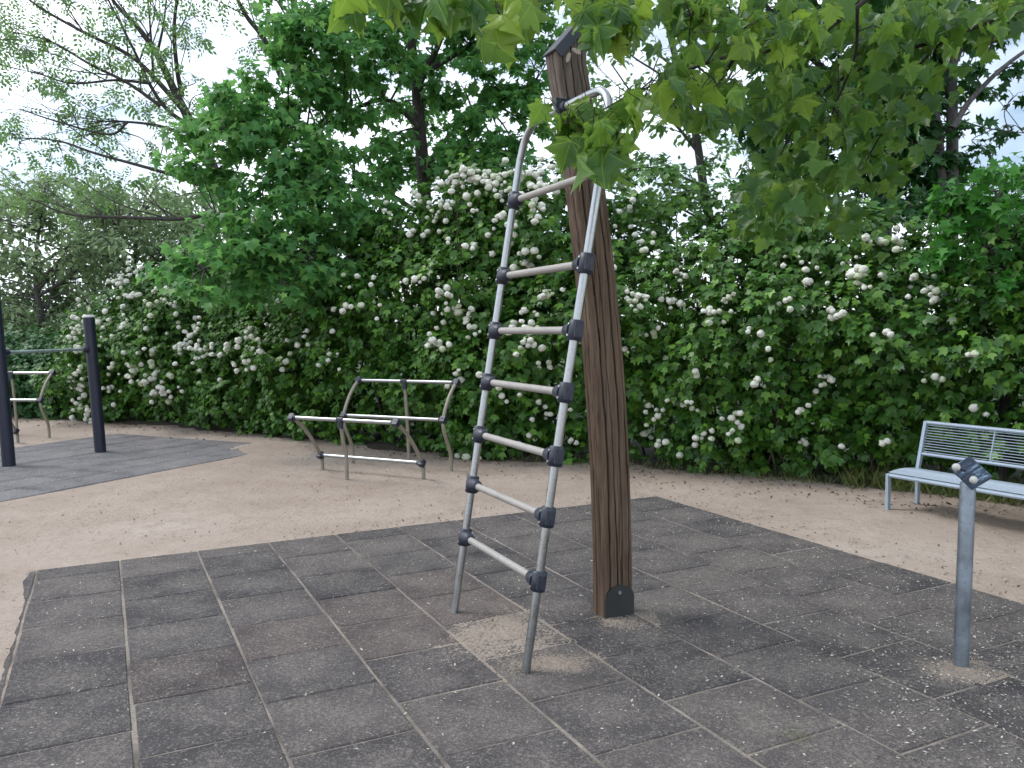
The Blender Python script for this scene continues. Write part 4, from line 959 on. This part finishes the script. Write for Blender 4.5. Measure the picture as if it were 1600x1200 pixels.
sw.build('winged_seed', 'seed', nm, label='pale pair of winged seeds hanging before the post top')
# unseen rest of this tree's crown, added out of frame for its shading
n = 1300
P = np.stack([rng.uniform(-1.4, 7.0, n), rng.uniform(1.9, 6.4, n), 0 * np.arange(n)], 1); P[:, 2] = 3.25 + .42 * np.maximum(0, P[:, 1] - 2.2) + rng.uniform(0, 2.2, n) ** 1.0
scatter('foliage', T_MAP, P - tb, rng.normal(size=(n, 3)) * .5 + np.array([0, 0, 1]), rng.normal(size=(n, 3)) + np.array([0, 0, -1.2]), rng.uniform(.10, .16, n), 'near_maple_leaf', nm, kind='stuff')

# ================================================================== SMALL STUFF ON THE GROUND
def flat_bits(name, P, size, mat, tmpl=T_OVAL, tiltv=.25, **kw):
    n = len(P); nn = np.array([0, 0, 1.]) + rng.normal(size=(n, 3)) * tiltv; a = rng.uniform(0, 6.28, n)
    return scatter(name, tmpl, P, nn, np.stack([np.cos(a), np.sin(a), 0 * a], 1), size, mat, **kw)
def mat_points(n, f):
    out = []
    while len(out) < n:
        u = rng.uniform(0, 5, 4000); v = rng.uniform(0, 6.2, 4000); keep = rng.uniform(0, 1, 4000) < f(u, v); p = GA + u[keep, None] * GU + v[keep, None] * GV
        out += [(a, b_, .0055) for a, b_ in p]
    return np.array(out[:n])
gpu = (np.array([2.043, 3.727]) - GA) @ GU; gpv = (np.array([2.043, 3.727]) - GA) @ GV
def dens(u, v): return .05 + .95 * np.exp(-(((u - gpu - .1) / .75) ** 2 + ((v - gpv - .35) / .8) ** 2)) + .22 * np.clip((u - 2.2) / 2.5, 0, 1)
P = mat_points(7500, dens); flat_bits('fallen_petals', P, rng.uniform(.006, .019, len(P)), 'petal', tiltv=.3, kind='stuff', label='pale fallen petals scattered over the dark tiles', cat='petals')
P = mat_points(1500, lambda u, v: .25 + .5 * (np.exp(-((u - 3.2) ** 2 + (v - 2.6) ** 2) / .5))); flat_bits('sand_grit', P, rng.uniform(.004, .010, len(P)), 'petal', tiltv=.5, kind='stuff', label='loose pale grit on the dark tiles', cat='grit')
def hedge_band(n, lo, hi, s0=3, s1=None):
    out = []
    for _ in range(n):
        s = random.uniform(s0, s1 or cs[-1]); p, inn = hp(s); p = p - inn * random.uniform(lo, hi) ** 1.0; out.append((p[0], p[1], .006))
    return np.array(out)
P = np.concatenate([hedge_band(1500, -.5, .35), hedge_band(500, 0, 1.1), hedge_band(500, -.2, .9, cs[4])]); flat_bits('leaf_litter', P, rng.uniform(.018, .05, len(P)), 'litter', tiltv=.5, kind='stuff', label='brown dry leaf litter along the hedge foot', cat='leaf litter')
tri = []
for _ in range(420):
    u, v = (5.0 + random.uniform(.0, .35), random.uniform(0, 5)) if random.random() < .6 else (random.uniform(1.5, 5), -random.uniform(.0, .3)); p = mat_xy(u, v); tri.append((p[0], p[1], .004))
flat_bits('path_debris', np.array(tri), rng.uniform(.01, .03, len(tri)), 'litter', tiltv=.4, kind='stuff', label='small dark bits along the tile edge on the sand', cat='debris')

T_PEB = (np.array([(0, 0, .5), (.5, 0, 0), (.15, .45, 0), (-.4, .3, 0), (-.45, -.2, 0), (.1, -.5, 0), (0, 0, -.3)]), np.array([(0, 1, 2), (0, 2, 3), (0, 3, 4), (0, 4, 5), (0, 5, 1)]))
MAT['pebble'] = island_mat('pebble', [(0, (.10, .085, .07)), (.6, (.24, .20, .165)), (1, (.45, .40, .35))])
pe = []
while len(pe) < 2600:
    x, y = random.uniform(-8, 6), random.uniform(2.5, 13)
    uu, vv = (np.array([x, y]) - GA) @ GU, (np.array([x, y]) - GA) @ GV
    if -.1 < uu < 5.1 and -.05 < vv: continue
    pe.append((x, y, .0))
flat_bits('pebbles', np.array(pe), rng.uniform(.006, .022, len(pe)), 'pebble', T_PEB, .2, kind='stuff', label='small stones scattered over the sand', cat='pebbles')
T_BLADE = (np.array([(-.04, 0, 0), (.04, 0, 0), (.03, .5, .06), (-.03, .5, .06), (0, 1, .25)]), np.array([(0, 1, 2), (0, 2, 3), (3, 2, 4)]))
def grass(name, P, hmin, hmax, label, lean=.45):
    n = len(P); a = rng.uniform(0, 6.28, n); tipd = np.stack([np.cos(a) * lean, np.sin(a) * lean, np.ones(n)], 1) + rng.normal(size=(n, 3)) * .15
    nn = np.stack([-np.sin(a), np.cos(a), np.zeros(n)], 1) + rng.normal(size=(n, 3)) * .3
    return scatter(name, T_BLADE, P, nn, tipd, rng.uniform(hmin, hmax, n), 'grass', kind='stuff', label=label, cat='grass')
P = hedge_band(3800, -.45, .16, cs[5] + .7, cs[8]); P[:, 2] = -.01; grass('grass', P, .05, .24, 'rough grass and weeds growing under the bench')
P = hedge_band(1200, -.35, .06, cs[3], cs[5] + .8); P[:, 2] = -.01; grass('weeds', P, .03, .12, 'low weeds along the hedge foot beside the post')
for (x, y, n, r, h, lb, nm_) in ((819, 1050, 60, .022, .035, 'small green moss tuft round the near ladder foot', 'moss_tuft'), (1245, 1152, 110, .035, .03, 'lone grass tuft growing in a tile joint at the bottom right', 'grass_tuft')):
    g0 = ground_at(x, y); P = np.stack([g0[0] + rng.normal(size=n) * r, g0[1] + rng.normal(size=n) * r, np.full(n, -.004)], 1); o = grass(nm_, P, h * .5, h, lb, .9)
# dry straw beside the far ladder foot
g0, g1 = ground_at(756, 948), ground_at(764, 968); MB().tube([g0 + EZ * .008, (g0 + g1) / 2 + EZ * .012, g1 + EZ * .008], .0022, 5).build('straw', 'litter', label='pale dry straw on the tiles beside the far ladder foot', cat='straw')
print('near leaves', nleaf, 'objects', len(bpy.data.objects))
